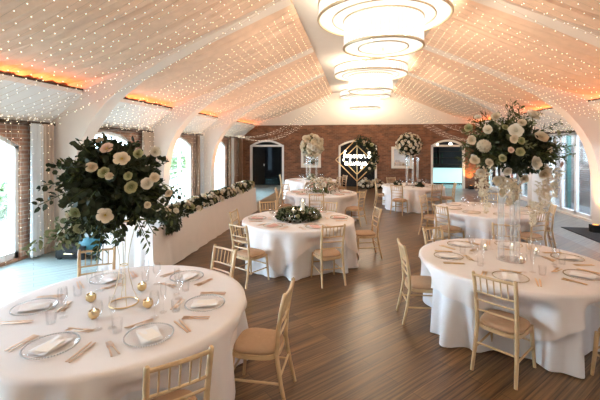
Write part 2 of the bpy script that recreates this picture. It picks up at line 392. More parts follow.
# portal frames, ceiling fabric, cornices
PF = [(-5.65,0),(-5.65,1.2),(-5.58,1.72),(-5.43,2.18),(-5.2,2.57),(-4.85,2.98),(-4.3,3.40),(-3.6,3.77),(-3.0,4.05),(-1.22,4.79)]
PB = [(-6.1,0),(-6.1,2.6),(-5.9,3.2),(-5.4,3.5),(-4.2,3.78),(-3.0,4.22),(-1.22,4.9)]
for y in COLS[:-1]:
    for s in (-1, 1):
        m = M(); lo = [(sx(a,s), z) for a, z in PF]; hi = [(sx(a,s), z) for a, z in PB]
        poly = lo + hi[::-1]
        # strip between the two outlines
        def res(P, n=40):
            L = [0]
            for a, b in zip(P, P[1:]): L.append(L[-1]+hypot(b[0]-a[0], b[1]-a[1]))
            out = []
            for i in range(n):
                d = L[-1]*i/(n-1)
                for k in range(len(P)-1):
                    if d <= L[k+1]+1e-9:
                        u = (d-L[k])/(L[k+1]-L[k]); out.append((P[k][0]+(P[k+1][0]-P[k][0])*u, P[k][1]+(P[k+1][1]-P[k][1])*u)); break
            return out
        A, B = res(lo), res(hi)
        w = .17
        m.grid(40, 5, lambda i, j: [(A[i][0],y-w,A[i][1]),(B[i][0],y-w,B[i][1]),(B[i][0],y+w,B[i][1]),(A[i][0],y+w,A[i][1]),(A[i][0],y-w,A[i][1])][j])
        struct(obj('pillar', m, MT['beam'], ang=35))
rf = random.Random(3)
for s in (-1, 1):
    edges = [YF] + COLS[:-1] + [YB]
    for a, b in zip(edges, edges[1:]):
        n = max(12, int((b-a)*26)); rnd = [rf.uniform(-1,1) for _ in range(n+1)]
        def fn(i, j):
            x = -1.22 - 4.5*j/26; t = i/n; y = a+(b-a)*t
            z = interp(FAB, x) - .10*sin(pi*t)*sin(pi*min(1, (j+3)/30))
            z += .022*rnd[i] + .02*sin(y*23+s) + .012*sin(y*57+j*.2)
            return (sx(x,s), y, z)
        struct(obj('ceiling_fabric', M().grid(n+1, 27, fn), MT['fabric']))
        # sloping cornice panel and a dark strip that paints the gap shadow along its top
        cp = M(); P = [(-6.1,2.56),(-5.38,3.12),(-5.38,3.2),(-6.1,2.66)]
        cp.prism([(sx(x,s),z) for x, z in P], a+.17, b-.17, lambda x, z, h: (x, h, z))
        struct(obj('trim_%d' % (30+len(bpy.data.objects)), cp, MT['plaster'], smooth=False))
        g = M(); g.prism([(sx(x,s),z) for x, z in [(-5.40,3.2),(-5.36,3.2),(-5.36,3.235),(-5.40,3.235)]], a+.17, b-.17, lambda x, z, h: (x, h, z))
        g.prism([(sx(x,s),z) for x, z in [(-6.09,2.5),(-5.98,2.5),(-5.98,2.56),(-6.09,2.56)]], a+.17, b-.17, lambda x, z, h: (x, h, z))
        struct(obj('trim_%d' % (30+len(bpy.data.objects)), g, MT['dark_gap'], smooth=False))
        # amber strip light hidden behind the cornice
        if b > 0:
            L = bpy.data.lights.new('cornice_glow', 'AREA'); L.shape = 'RECTANGLE'; L.size = (b-a)-.5; L.size_y = .05; L.energy = 6*(b-a); L.color = (1,.25,.08)
            o = link('cornice_glow', L, None, (sx(-5.72,s), (a+b)/2, 3.15)); o.rotation_euler = Vector((-.93*s,0,.36)).to_track_quat('-Z','Y').to_euler()

# outside
struct(obj('ground_garden', M().box(-40,-6.4,-15,45,-.3,-.2), MT['lawn'], smooth=False))
struct(obj('ground_courtyard', M().box(6.6,20,-15,45,-.3,-.02), MT['paving'], smooth=False))
struct(obj('wall_courtyard', M().box(7.9,8.2,-6,32,-.02,3.0), MT['pale_brick'], smooth=False))
for k, y in enumerate((12.15, 13.9)):
    tag(obj('post', M().box(7.2,7.3,y,y+.1,-.02,3.0), MT['green_post'], smooth=False), ['dark green post outside the glazed wall, nearer the amber pillar','dark green post outside the glazed wall, further along the courtyard'][k], 'post')
def leafy_mass(n, fn, size, rnd, m=None):
    m = m or M()
    for _ in range(n):
        p = Vector(fn(rnd)); d = Vector((rnd.uniform(-1,1), rnd.uniform(-1,1), rnd.uniform(-.5,1))).normalized()
        leaf(m, p, d, size*rnd.uniform(.7,1.3), rnd)
    return m
def leaf(m, p, d, L, rnd, wid=.5, roll=None):
    d = Vector(d).normalized(); a = Vector((rnd.uniform(-1,1), rnd.uniform(-1,1), rnd.uniform(-.3,1)))
    s = d.cross(a)
    if s.length < 1e-3: s = d.cross(Vector((1,.2,.1)))
    s.normalize(); n = s.cross(d); w = L*wid*.5
    mid = p + d*L*.5 + n*L*.06
    v = [p, p+d*L*.3+s*w+n*L*.09, p+d*L*.3-s*w+n*L*.09, mid+d*L*.0, p+d*L*.72+s*w*.8+n*L*.05, p+d*L*.72-s*w*.8+n*L*.05, p+d*L - n*L*.1]
    m.add(v, [(0,1,3),(0,3,2),(1,4,3),(2,3,5),(3,4,6),(3,6,5)])
rh = random.Random(5)
for k, (y, h) in enumerate(((9,1.0),(13.5,1.3),(18,1.2),(24,1.9),(31,2.3))):
    x = -11-.7*k
    m = leafy_mass(1500, lambda r: (r.uniform(-.7,.7), r.uniform(-2.1,2.1), r.uniform(0,1)**.7*h), .22, rh)
    o = obj('garden_shrub', m, MT['hedge'], loc=(x,y,-.2)); tag(o, 'leafy green shrub out in the garden, seen through the arched windows', 'shrub', 'garden shrubs outside')

# curtains beside the arched windows
def curtain(name, y0, y1, x, z0, z1, mat, label, folds, amp=.05, seed=1):
    r = random.Random(seed); ph = r.uniform(0,6); n = folds*8
    def fn(i, j):
        t = i/n; k = j/12; y = y0+(y1-y0)*t; pinch = 1-.12*sin(pi*k)*.6
        return (x + amp*sin(2*pi*folds*t+ph)*(1-.3*k), (y0+y1)/2+(y-(y0+y1)/2)*pinch, z0+(z1-z0)*k)
    m = M().grid(n+1, 13, fn); m.grid(n+1, 13, lambda i, j: tuple(Vector(fn(i,j))+Vector((-.012,0,0))))
    return tag(obj(name, m, mat, ang=60), label, 'curtain')
CX = XL+.14
curtain('curtain', on_wall(30,CX), on_wall(42.5,CX), CX, .03, 2.52, MT['curtain_grey'], 'silvery grey curtain hanging beside the first brick pier and taupe curtain', 3, seed=1)
curtain('curtain', on_wall(42,CX), on_wall(54,CX), CX+.02, .03, 2.52, MT['curtain_tan'], 'taupe curtain between the silvery curtain and the first white pillar', 3, seed=2)
curtain('curtain', 9.45, 9.98, CX, .03, 2.5, MT['curtain_tan'], 'brown curtain behind the tall dark green arrangement, before the second white pillar', 5, seed=3)
curtain('curtain', 13.2, 13.55, CX, .03, 2.5, MT['curtain_white'], 'white voile curtain before the third white pillar beside a dark curtain edge', 4, seed=4)
curtain('curtain', 13.0, 13.18, CX+.02, .03, 2.5, MT['curtain_brown'], 'narrow dark brown curtain beside the white voile before the third pillar', 2, seed=5)
curtain('curtain', 16.55, 16.72, CX, .03, 2.5, MT['curtain_brown'], 'narrow dark brown curtain at the last arched window before the corridor doorway', 2, seed=6)
curtain('curtain', 16.74, 17.1, CX, .03, 2.5, MT['curtain_white'], 'white voile curtain at the last arched window before the corridor doorway', 4, seed=7)
curtain('curtain', 17.9, 18.3, CX, .03, 2.5, MT['curtain_brown'], 'brown curtain in the far corner beside the open corridor doorway', 4, seed=8)

# ------------------------------------------------------------------ chandeliers
def chandelier(loc, label):
    t = thing('chandelier', label, 'chandelier', loc, 0, 'tiered ring chandeliers')
    def drum(r, z0, z1, n=120, rip=.012):
        m = M()
        m.grid(n*2, 2, lambda i, j: ((r+rip*(i % 2))*cos(pi*i/n), (r+rip*(i % 2))*sin(pi*i/n), (z0, z1)[j]), wrap=True)
        return m
    def ring(r, z, th=.022, n=72):
        return M().tube([(r*cos(2*pi*k/n), r*sin(2*pi*k/n), z) for k in range(n)], th, 8, closed=True)
    obj('shade', drum(1.15,.53,.79), MT['shade'], t, smooth=False)
    obj('shade', drum(.69,.01,.50), MT['shade'], t, smooth=False)
    obj('diffuser', M().lathe([(.70,.535),(1.14,.535),(1.14,.55),(.70,.55),(.70,.535)], 64), MT['diffuser'], t, smooth=False)
    obj('diffuser', M().lathe([(.001,.015),(.68,.015),(.68,.03),(.001,.03)], 64), MT['diffuser'], t, smooth=False)
    for r, z, th in ((1.16,.53,.028),(1.16,.79,.022),(.90,.528,.018),(.70,.01,.026),(.70,.50,.018),(.44,.01,.016)):
        obj('gold_ring', ring(r, z, th), MT['palegold'], t)
    obj('ceiling_plate', M().lathe([(.25,.93),(.25,.99)], 32), MT['palegold'], t)
    for k in range(4):
        w = pi/4+pi/2*k; obj('rod', M().tube([(.2*cos(w),.2*sin(w),.93),(1.0*cos(w),1.0*sin(w),.79)], .01, 6), MT['palegold'], t)
    for k in range(6):
        w = 2*pi*k/6
        for r_, z_ in ((.92,.66),(.4,.26)):
            if r_ < .5 and k % 2: continue
            bl = obj('lamp_bulb', M().lathe([(.001,-.05),(.025,-.03),(.03,0),(.02,.03),(.012,.05)], 12, (r_*cos(w), r_*sin(w), z_)), MT['pendant'], t)
    obj('finial', M().lathe([(.001,-.05),(.016,-.035),(.016,.01)], 12), MT['palegold'], t)
    return t
def chandelier_light(x, y):
    for z, e, r in ((4.54,CHL*.5,.3),(4.13,CHL,.25)):
        L = bpy.data.lights.new('chandelier_light', 'POINT'); L.energy = e; L.color = (1,.80,.58); L.shadow_soft_size = r
        link('chandelier_light', L, None, (x,y,z))
CHL = 420
for x_, y_ in ((.464,6.75),(.46,1.45),(.43,12.1),(.37,17.4)): chandelier_light(x_, y_)  # the second position serves the added chandelier out of view
ch = chandelier((.464,6.75,3.87), 'biggest looking tiered drum chandelier, first along the ceiling from the camera')
dup(ch, (.46,1.45,3.87), .9, 'tiered drum chandelier added overhead, out of view, at the camera end')  # added out of view as warm fill for the near tables
dup(ch, (.43,12.1,3.87), .3, 'tiered drum chandelier in the middle of the ceiling row of three')
dup(ch, (.37,17.4,3.87), .6, 'tiered drum chandelier closest to the brick back wall')

# ------------------------------------------------------------------ fairy lights
def string_meshes(pts, step, r=.010, rnd=random):
    cord = M().tube(pts, .0022, 3); b = M()
    P = [Vector(p) for p in pts]; acc = step*.5
    for a, c in zip(P, P[1:]):
        L = (c-a).length; d = acc
        while d < L:
            q = a.lerp(c, d/L); b.blob((q.x+rnd.uniform(-.02,.02), q.y+rnd.uniform(-.025,.025), q.z-rnd.uniform(0,.02)), r); d += step
        acc = d-L
    return cord.mesh('cord', MT['cord']), b.mesh('bulbs', MT['bulb'])
def place_string(ms, loc, label, group, rot=(0,0,0), name='fairy_light_string'):
    o = link(name, ms[0], None, loc, rot); tag(o, label, 'fairy lights', group)
    c = link('bulbs', ms[1], o); c['kind'] = 'stuff'
    return o
rs = random.Random(11)
for s in (-1, 1):
    var = []
    for sag in (.14,.20,.26,.55,.80,1.05):
        pts = []
        for i in range(25):
            t = i/24; x = -1.25 + (-5.95+1.25)*t
            pts.append((sx(x,s), 0, 4.80+(2.64-4.80)*t - sag*4*t*(1-t)))
        var.append(string_meshes(pts, .17, .0068, rs))
    side = 'window side' if s < 0 else 'glazed courtyard side'
    y = .5
    while y < 18.7:
        if all(abs(y-c) > .21 for c in COLS[:-1]):
            v = var[rs.choice((3,4,5,5))] if y > 16.6 else var[rs.choice((0,1,1,2))]
            place_string(v, (0, y, rs.uniform(-.03,.0)), 'string of warm fairy lights swagged from ceiling ridge to the '+side, 'ceiling fairy light strings, '+side)
        y += .185*rs.uniform(.75,1.25)
# vertical strands in front of the left wall
hang = [string_meshes([(0,0,0),(.01,.01,-.8),(-.01,0,-1.6),(0,0,-L)], .13, .0062, rs) for L in (2.2,2.45,1.9)]
XH = XL+.26
for u in (6,11,19,31,41,49): place_string(hang[rs.choice((0,1))], (XH+.02, on_wall(u, XH+.02), 2.56), 'vertical strand of fairy lights hanging by the first brick pier and curtains', 'hanging strands by the first pier', name='fairy_light_strand')
for u in (137,143,150,154): place_string(hang[2], (XH+.1, on_wall(u, XH+.1), 2.56), 'vertical strand of fairy lights hanging before the second white pillar', 'hanging strands by the second pillar', name='fairy_light_strand')
for u in (192,195,199,203,206,209): place_string(hang[2], (XH+.1, on_wall(u, XH+.1), 2.56), 'vertical strand of fairy lights hanging before the third white pillar', 'hanging strands by the third pillar', name='fairy_light_strand')
for u in (229,232,235,238): place_string(hang[2], (XH+.1, on_wall(u, XH+.1), 2.56), 'vertical strand of fairy lights hanging at the last window', 'hanging strands at the last window', name='fairy_light_strand')
# clustered run along the wall heads
for s in (-1, 1):
    for k, (a, b) in enumerate(zip(COLS[1:], COLS[2:]+[YB])):
        pts = []; n = 60; x = sx(-5.92, s)
        for i in range(n):
            y = a+.2+(b-a-.4)*i/(n-1); pts.append((x+rs.uniform(-.07,.07), y, 2.6+rs.uniform(-.08,.08)))
        ms = string_meshes(pts, .07, .0072, rs)
        nm = ['first','second','third','fourth','last'][k]
        place_string(ms, (0,0,0), 'tangled run of fairy lights along the head of the %s bay, %s' % (nm, 'arched windows' if s < 0 else 'glazed wall'), 'fairy light runs along the wall heads', name='fairy_light_run')

# ------------------------------------------------------------------ flowers
def bloom_mesh(mat, seed, kind='rose'):
    r = random.Random(seed); m = M()
    def petal(w0, rad, tilt, width, cup):
        def fn(i, j):
            u = (i-2)/2; v = j/3
            wdt = width*(sin(pi*min(1, .15+v*.50)))
            a = w0 + u*wdt
            rr = rad*v*cos(tilt)*(1-.12*u*u) + .02; z = rad*v*sin(tilt)*(1-.18*u*u) + cup*v*v*.25*rad
            return (rr*cos(a), rr*sin(a), z)
        m.grid(5, 4, fn)
    if kind == 'rose':
        for n, rad, tilt, wd in ((8,1.0,.12,.55),(7,.92,.50,.55),(6,.74,.85,.6),(5,.55,1.15,.7)):
            o = r.uniform(0,6)
            for k in range(n): petal(o+2*pi*k/n+r.uniform(-.1,.1), rad*r.uniform(.92,1.05), tilt+r.uniform(-.08,.08), wd, .6)
        m.lathe([(.001,.05),(.22,.2),(.2,.45),(.05,.56),(.001,.56)], 10)
    elif kind == 'open':
        for n, rad, tilt, wd in ((5,1.05,.12,.62),(5,.9,.42,.60)):
            o = r.uniform(0,6)
            for k in range(n): petal(o+2*pi*k/n+r.uniform(-.1,.1), rad*r.uniform(.92,1.05), tilt+r.uniform(-.08,.08), wd, .3)
    elif kind == 'pom':
        for k in range(60):
            z = 1-2*(k+.5)/60; a = k*2.39996; q = sqrt(1-z*z); d = Vector((q*cos(a), q*sin(a), z)); p = d*.55
            sd = d.cross(Vector((0,0,1.0001))).normalized(); up = sd.cross(d); w = .26*r.uniform(.8,1.2)
            tw = r.uniform(0,1.5); e1 = sd*cos(tw)+up*sin(tw); e2 = up*cos(tw)-sd*sin(tw)
            c = p+d*.22
            m.add([c, c+e1*w+d*.22, c+e2*w+d*.22, c-e1*w+d*.22, c-e2*w+d*.22, c+(e1+e2)*w*.7+d*.02, c+(e2-e1)*w*.7, c-(e1+e2)*w*.7, c+(e1-e2)*w*.7], [(0,1,5),(0,5,2),(0,2,6),(0,6,3),(0,3,7),(0,7,4),(0,4,8),(0,8,1)])
        m.blob((0,0,0), .6)
    return m.mesh('bloom', mat)
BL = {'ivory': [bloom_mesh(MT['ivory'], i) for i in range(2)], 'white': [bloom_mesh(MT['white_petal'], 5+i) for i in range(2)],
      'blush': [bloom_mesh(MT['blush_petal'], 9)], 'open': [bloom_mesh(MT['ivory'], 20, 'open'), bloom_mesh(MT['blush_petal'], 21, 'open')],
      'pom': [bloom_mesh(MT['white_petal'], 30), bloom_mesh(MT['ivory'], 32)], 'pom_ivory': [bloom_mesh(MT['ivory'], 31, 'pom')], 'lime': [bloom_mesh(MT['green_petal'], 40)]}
STAM = M().lathe([(.001,.22),(.13,.2),(.16,.1),(.1,.03)], 10).mesh('centre', MT['stamen'])
def bloom(parent, name, key, p, d, size, rnd):
    d = Vector(d).normalized(); q = Vector((0,0,1)).rotation_difference(d)
    o = bpy.data.objects.new(name, rnd.choice(BL[key])); C.objects.link(o); o.parent = parent
    o.rotation_mode = 'QUATERNION'; o.rotation_quaternion = q; o.location = p; o.scale = (size*rnd.uniform(.9,1.12), size*rnd.uniform(.9,1.12), size*rnd.uniform(.9,1.3))
    if key == 'open':
        c = bpy.data.objects.new('centre', STAM); C.objects.link(c); c.parent = o
    return o
def sprays(m, n, rad, rnd, leafL, wid, dens, droop=.25, inner=.25, dirfn=None, stem=None, lo=-1):
    for _ in range(n):
        while True:
            d = Vector((rnd.gauss(0,1), rnd.gauss(0,1), rnd.gauss(0,1))).normalized()
            if d.z > lo: break
        L = rnd.uniform(.75,1.08); P = []
        for k in range(8):
            t = k/7; p = Vector((d.x*rad[0], d.y*rad[1], d.z*rad[2]))*L*t
            p.z -= droop*rad[2]*t*t*(1-.5*abs(d.z)); P.append(p)
        if stem is not None: stem.tube([P[0],P[3],P[5],P[7]], .004, 3)
        for k in range(dens):
            t = inner+(1-inner)*k/(dens-1); i = min(6, int(t*7)); p = P[i].lerp(P[i+1], t*7-i); tg = (P[i+1]-P[i]).normalized()
            for sgn in (-1, 1):
                sd = tg.cross(Vector((rnd.uniform(-1,1), rnd.uniform(-1,1), rnd.uniform(-1,1)))).normalized()
                leaf(m, p+sd*.01, tg*.6+sd*.8, leafL*rnd.uniform(.7,1.25)*(1.1-.4*t), rnd, wid)
# tall arrangement on the front-left table
def on_ell(rad, rnd, lo=-.7, face=None):
    while True:
        d = Vector((rnd.gauss(0,1), rnd.gauss(0,1), rnd.gauss(0,1))).normalized()
        if d.z > lo: break
    return Vector((d.x*rad[0], d.y*rad[1], d.z*rad[2])), d
Bc = W(-1.505, 3.12); Ac = W(2.49, 4.32); Cc = W(-.03, 6.75); Dc = W(.61, 10.6); Ec = W(.44, 14.5); Fc = W(3.82, 12.4); Gc = W(4.0, 7.8)
TOP = .753
t = thing('flower_arrangement', 'tall wide dark green foliage arrangement with scattered ivory flowers on gold wire stand', 'flowers', (Bc[0]-.10, Bc[1], 1.80))
rb = random.Random(21); m = M(); stm = M(); m2 = M()
sprays(m, 80, (.52,.48,.46), rb, .075, .75, 11, .3, .2, stem=stm)
sprays(m, 110, (.36,.36,.36), rb, .10, .75, 11, .2, .1)
sprays(m2, 22, (.58,.50,.50), rb, .085, .3, 13, .5, .35, stem=stm)
m3 = M()
for _ in range(14):
    d = (rb.uniform(-.62,-.2), rb.uniform(-.3,.2), rb.uniform(-.5,-.25)); P = Vector((*W(d[0],d[1]), d[2]))
    for q in range(16): leaf(m3, P*(.6+.45*q/16)+Vector((rb.gauss(0,.02),rb.gauss(0,.02),-.02*q/3)), (rb.uniform(-1,1),rb.uniform(-1,1),rb.uniform(-1,.4)), .06, rb, .5)
obj('filler_foliage', m3, MT['leaf_pale'], t)
obj('foliage', m, MT['leaf_dark'], t); obj('fern_fronds', m2, MT['leaf_mid'], t); obj('stems', stm, MT['leaf_mid'], t)
fwd = Vector((*W(0,1), 0)); rgt = Vector((*W(1,0), 0))
def cam_bloom(t, u, v, depth, origin, name, key, size, rnd, lift=0):
    """bloom on the camera-facing half of an arrangement, direction given by where it shows"""
    x = (u-300)/FPX*depth; z = EYE-(v-HOR)/FPX*depth
    p = Vector((*W(x, depth), z)) - Vector(origin); d = p.normalized() - fwd*.35 + Vector((rnd.uniform(-.5,.5), rnd.uniform(-.3,.3), rnd.uniform(-.2,.6)))
    return bloom(t, name, key, p, d, size, rnd)
o0 = tuple(t.location)
for u, v, dp, key, sz in ((122,159,2.78,'open',.075),(105,215,2.74,'open',.07),(147,184,2.82,'white',.06),(92,168,2.82,'ivory',.055),(107,149,2.86,'open',.06),(131,187,2.78,'lime',.06),(128,176,2.78,'lime',.045),(154,178,2.85,'ivory',.055),(155,152,3.0,'white',.055),(76,212,2.85,'lime',.06),(70,215,2.9,'ivory',.05),(104,173,2.74,'lime',.05),(109,176,2.74,'ivory',.04),(100,141,3.0,'ivory',.04),(138,154,2.9,'lime',.05),(168,193,2.95,'ivory',.045),(80,228,2.9,'lime',.06),(66,205,3.0,'white',.045),(147,205,2.8,'ivory',.035)):
    cam_bloom(t, u, v, dp, o0, 'anemone' if key == 'open' else 'rose', key, sz*.8, rb)
for _ in range(9):
    p, d = on_ell((.42,.4,.4), rb, -.5)
    if d.dot(fwd) > .1: bloom(t, 'rose', rb.choice(['ivory','white','lime']), p, d, .045, rb)
# its stand
t = thing('flower_stand', 'slim gold wire trumpet stand with ring foot under the dark green arrangement', 'stand', (Bc[0], Bc[1], TOP+.002))
obj('foot_ring', M().tube([(.115*cos(2*pi*k/40), .115*sin(2*pi*k/40), .006) for k in range(40)], .006, 6, True), MT['gold'], t)
for k in range(4):
    w = pi/4+pi/2*k
    obj('wire', M().tube([(r*cos(w+q*.0), r*sin(w+q*.0), z) for q, (r, z) in enumerate(((.115,.006),(.075,.10),(.045,.22),(.032,.32),(.038,.42),(.06,.54),(.095,.66),(.11,.72)))], .0032, 6), MT['palegold'], t)
obj('top_ring', M().tube([(.11*cos(2*pi*k/40), .11*sin(2*pi*k/40), .72) for k in range(40)], .005, 6, True), MT['gold'], t)
obj('collar', M().tube([(.033*cos(2*pi*k/24), .033*sin(2*pi*k/24), .33) for k in range(24)], .004, 6, True), MT['gold'], t)

# big arrangement on the candlelit table
t = thing('flower_arrangement', 'huge arrangement of big white and ivory blooms with ferns on tall clear columns', 'flowers', (Ac[0], Ac[1], 2.10))
ra = random.Random(31); m = M(); m2 = M(); m3 = M(); stm = M()
sprays(m, 120, (.44,.42,.40), ra, .09, .6, 11, .2, .15, lo=-.75)
sprays(m2, 44, (.60,.55,.54), ra, .075, .26, 15, .1, .35, stem=stm, lo=-.3)
sprays(m3, 20, (.55,.5,.5), ra, .06, .4, 10, .3, .45, lo=-.6)
obj('foliage', m, MT['leaf_dark'], t); obj('fern_fronds', m2, MT['leaf_mid'], t); obj('filler_foliage', m3, MT['leaf_pale'], t); obj('stems', stm, MT['leaf_mid'], t)
o0 = tuple(t.location)
big = ((516,131,3.88,'pom',.085),(514,139,3.84,'ivory',.055),(541,137,3.95,'pom',.08),(534,163,3.92,'pom',.085),(484,146,3.95,'pom_ivory',.085),(531,117,4.15,'pom',.10),(507,171,3.92,'pom',.06),(544,173,4.0,'pom',.08),(496,117,4.1,'ivory',.06),(488,130,4.0,'white',.06),(503,158,3.82,'lime',.05),(520,152,3.84,'lime',.05),(521,141,3.8,'lime',.045),(475,160,4.05,'pom',.06),(472,140,4.15,'ivory',.06),(497,180,4.0,'pom',.055),(481,172,4.05,'white',.06),(548,150,4.05,'ivory',.055),(557,133,4.2,'lime',.045),(560,164,4.15,'blush',.05),(524,178,3.98,'pom',.06),(469,128,4.25,'lime',.06),(511,150,3.84,'blush',.035),(505,128,3.95,'lime',.04),(522,123,4.05,'ivory',.05),(478,118,4.2,'white',.05),(553,142,4.15,'white',.055),(490,162,3.95,'ivory',.05))
for u, v, dp, key, sz in big: cam_bloom(t, u, v, dp, o0, 'hydrangea' if key == 'pom' else 'rose', key, sz*.88, ra)
for _ in range(12):
    p, d = on_ell((.44,.42,.42), ra, -.5)
    if d.dot(fwd) > -.05: bloom(t, 'rose', ra.choice(['ivory','white','pom','lime']), p, d, ra.uniform(.05,.07), ra)
for u, v0, v1, dp in ((486,165,212,3.98),(481,170,196,4.1),(509,178,205,3.9),(515,182,200,4.0),(541,180,212,3.95),(548,165,205,4.1),(555,168,196,4.2),(533,200,225,4.0),(502,176,196,4.15)):
    m = M(); x = (u-300)/FPX*dp
    for k in range(120):
        q = ra.random(); v = v0+(v1-v0)*q; z = EYE-(v-HOR)/FPX*dp; w = .034*(1-.6*q)
        p = Vector((*W(x+ra.gauss(0,w), dp+ra.gauss(0,w)), z)) - Vector(o0)
        leaf(m, p, (ra.uniform(-1,1), ra.uniform(-1,1), -1), .026, ra, .8); leaf(m, p, (ra.uniform(-1,1), ra.uniform(-1,1), -.2), .022, ra, .9)
    obj('trailing_blossom', m, MT['ivory'], t)
# clear column stands
def column_stand(loc, label, h, rr, tr, n=3):
    t = thing('flower_stand', label, 'stand', loc)
    obj('base_plate', M().lathe([(rr+.05,0),(rr+.05,.012)], 36), MT['acrylic'], t)
    for k in range(n):
        w = 2*pi*k/n+.45
        obj('column', M().lathe([(tr,.012),(tr,h)], 20, (rr*cos(w), rr*sin(w), 0)), MT['acrylic'], t)
    obj('top_plate', M().lathe([(rr+.05,h),(rr+.05,h+.012)], 36), MT['acrylic'], t)
    return t
column_stand((Ac[0], Ac[1], TOP+.002), 'clear acrylic column stand holding the huge white arrangement over the candlelit table', .95, .10, .034)
def ball(loc, label, rad, keys, seed, n, size, green, squash=1):
    t = thing('flower_ball', label, 'flowers', loc); r = random.Random(seed)
    m = M(); sprays(m, 90, (rad*.98,)*2+(rad*.95*squash,), r, rad*.22, .6, 8, .05, .4); obj('foliage', m, MT[green], t)
    for k in range(n):
        z = 1-2*(k+.5)/n; a = k*2.39996+r.uniform(-.2,.2); q = sqrt(1-z*z); d = Vector((q*cos(a), q*sin(a), z*squash))
        bloom(t, 'rose', r.choice(keys), d*rad*r.uniform(.84,1.0), d, size*r.uniform(.8,1.2), r)
    return t
ball((Fc[0]-.12, Fc[1], 2.13), 'dark round flower ball dotted with small ivory roses, before the framed mirror', .42, ['ivory','white','ivory'], 41, 96, .058, 'leaf_dark')
column_stand((Fc[0], Fc[1], TOP+.002), 'clear acrylic column stand under the ivory dotted flower ball', .94, .2, .04)
ball((Ec[0]+.04, Ec[1], 2.10), 'dense cream rose flower ball on clear columns at the furthest table', .45, ['ivory','white','pom_ivory'], 42, 98, .10, 'leaf_pale', .95)
column_stand((Ec[0], Ec[1], TOP+.002), 'clear acrylic column stand under the dense cream rose ball', .90, .22, .045)
def low_cloud(loc, label, rx, rz, seed, n, keys, green='leaf_pale', size=.06):
    t = thing('low_centrepiece', label, 'flowers', loc); r = random.Random(seed); m = M()
    sprays(m, 60, (rx,rx,rz), r, .06, .6, 7, .0, .3, lo=.05); obj('foliage', m, MT[green], t)
    for k in range(n):
        a = r.uniform(0,2*pi); q = sqrt(r.random()); zz = rz*sqrt(max(0,1-q*q*.92))
        p = Vector((rx*q*cos(a), rx*q*sin(a), zz*r.uniform(.7,1))); bloom(t, 'rose', r.choice(keys), p, p+Vector((0,0,.1)), size*r.uniform(.7,1.2), r)
    return t
low_cloud((Dc[0], Dc[1], TOP+.002), 'broad low mound of cream flowers in the middle of the second wreath-side table', .52, .42, 51, 96, ['ivory','white','blush','ivory'])
low_cloud((Ec[0]+.05, Ec[1]-.1, TOP+.016), 'small mound of white flowers at the foot of the cream ball stand', .16, .22, 52, 24, ['white','ivory'])
low_cloud((Fc[0]+.18, Fc[1]-.32, TOP+.002), 'small dark posy with white flowers at the foot of the ivory dotted ball stand', .15, .2, 53, 16, ['white','blush'], 'leaf_dark')
low_cloud((Fc[0]-.5, Fc[1]-.1, TOP+.002), 'small dark leafy posy on the aisle side of the ivory dotted ball stand', .14, .16, 54, 6, ['white'], 'leaf_dark', .04)
for k, (u, v) in enumerate(((365,189),(377,188.5))):
    p = px(u, v, 0)
    low_cloud((p[0], p[1], .002), ['floor posy of white flowers, directly beneath the neon sign','floor posy of white flowers, between neon sign and framed mirror'][k], .34, .5, 55+k, 40, ['white','ivory','white'], 'leaf_dark', .085)

# wreath with candles on the middle table
t = thing('wreath', 'round green leafy wreath with white flowers around candles on the middle table', 'wreath', (Cc[0], Cc[1], TOP+.004))
rw = random.Random(61); m = M()
for k in range(1500):
    a = rw.uniform(0,2*pi); b = rw.uniform(-.3,pi+.3); q = rw.uniform(.5,1.0)
    rr = .27+.11*q*cos(b); p = Vector((rr*cos(a), rr*sin(a), .02+.125*q*max(0,sin(b))))
    leaf(m, p, (cos(a)*cos(b)+rw.uniform(-.8,.8), sin(a)*cos(b)+rw.uniform(-.8,.8), max(.0,sin(b))*.8+rw.uniform(-.1,.5)), .065, rw, .55)
obj('foliage', m, MT['leaf_dark'], t); m = M()
for k in range(700):
    a = rw.uniform(0,2*pi); b = rw.uniform(-.1,pi+.1); rr = .27+.125*cos(b); p = Vector((rr*cos(a), rr*sin(a), .03+.125*max(0,sin(b))))
    leaf(m, p, (cos(a)*cos(b)+rw.uniform(-.8,.8), sin(a)*cos(b)+rw.uniform(-.8,.8), max(.0,sin(b))*.8+rw.uniform(-.1,.5)), .05, rw, .45)
obj('filler_foliage', m, MT['leaf_pale'], t)
for k in range(46):
    a = rw.uniform(0,2*pi); b = rw.uniform(0.1,pi-.3); rr = .27+.115*cos(b)
    bloom(t, 'rose', rw.choice(['white','ivory','pom','lime','white']), Vector((rr*cos(a), rr*sin(a), .03+.12*sin(b))), (cos(a)*cos(b), sin(a)*cos(b), sin(b)), rw.uniform(.022,.042), rw)
def pillar_candle(loc, label, h, r, g=None):
    t = thing('pillar_candle', label, 'candle', loc, 0, g)
    obj('wax', M().lathe([(.001,0),(r,0),(r,h-.004),(r-.006,h),(.001,h-.008)], 18), MT['wax'], t)
    obj('flame', M().lathe([(.001,h),(.007,h+.012),(.005,h+.024),(.001,h+.036)], 8), MT['flame'], t)
    return t
for k, (dx, dy, h) in enumerate(((-.09,-.03,.17),(.05,-.05,.17),(.07,.06,.31))):
    pillar_candle((Cc[0]+dx, Cc[1]+dy, TOP+.003), ['short ivory candle inside the wreath, on its window side','short ivory candle inside the wreath, on its aisle side','tallest ivory candle inside the wreath, standing behind two shorter ones'][k], h, .04)
t = thing('glass_cylinder', 'clear glass cylinder around the tallest candle in the wreath', 'vase', (Cc[0]+.07, Cc[1]+.06, TOP+.003))
obj('vessel', M().lathe([(.052,0),(.055,0),(.055,.37),(.052,.37),(.052,0)], 24), MT['glass'], t)

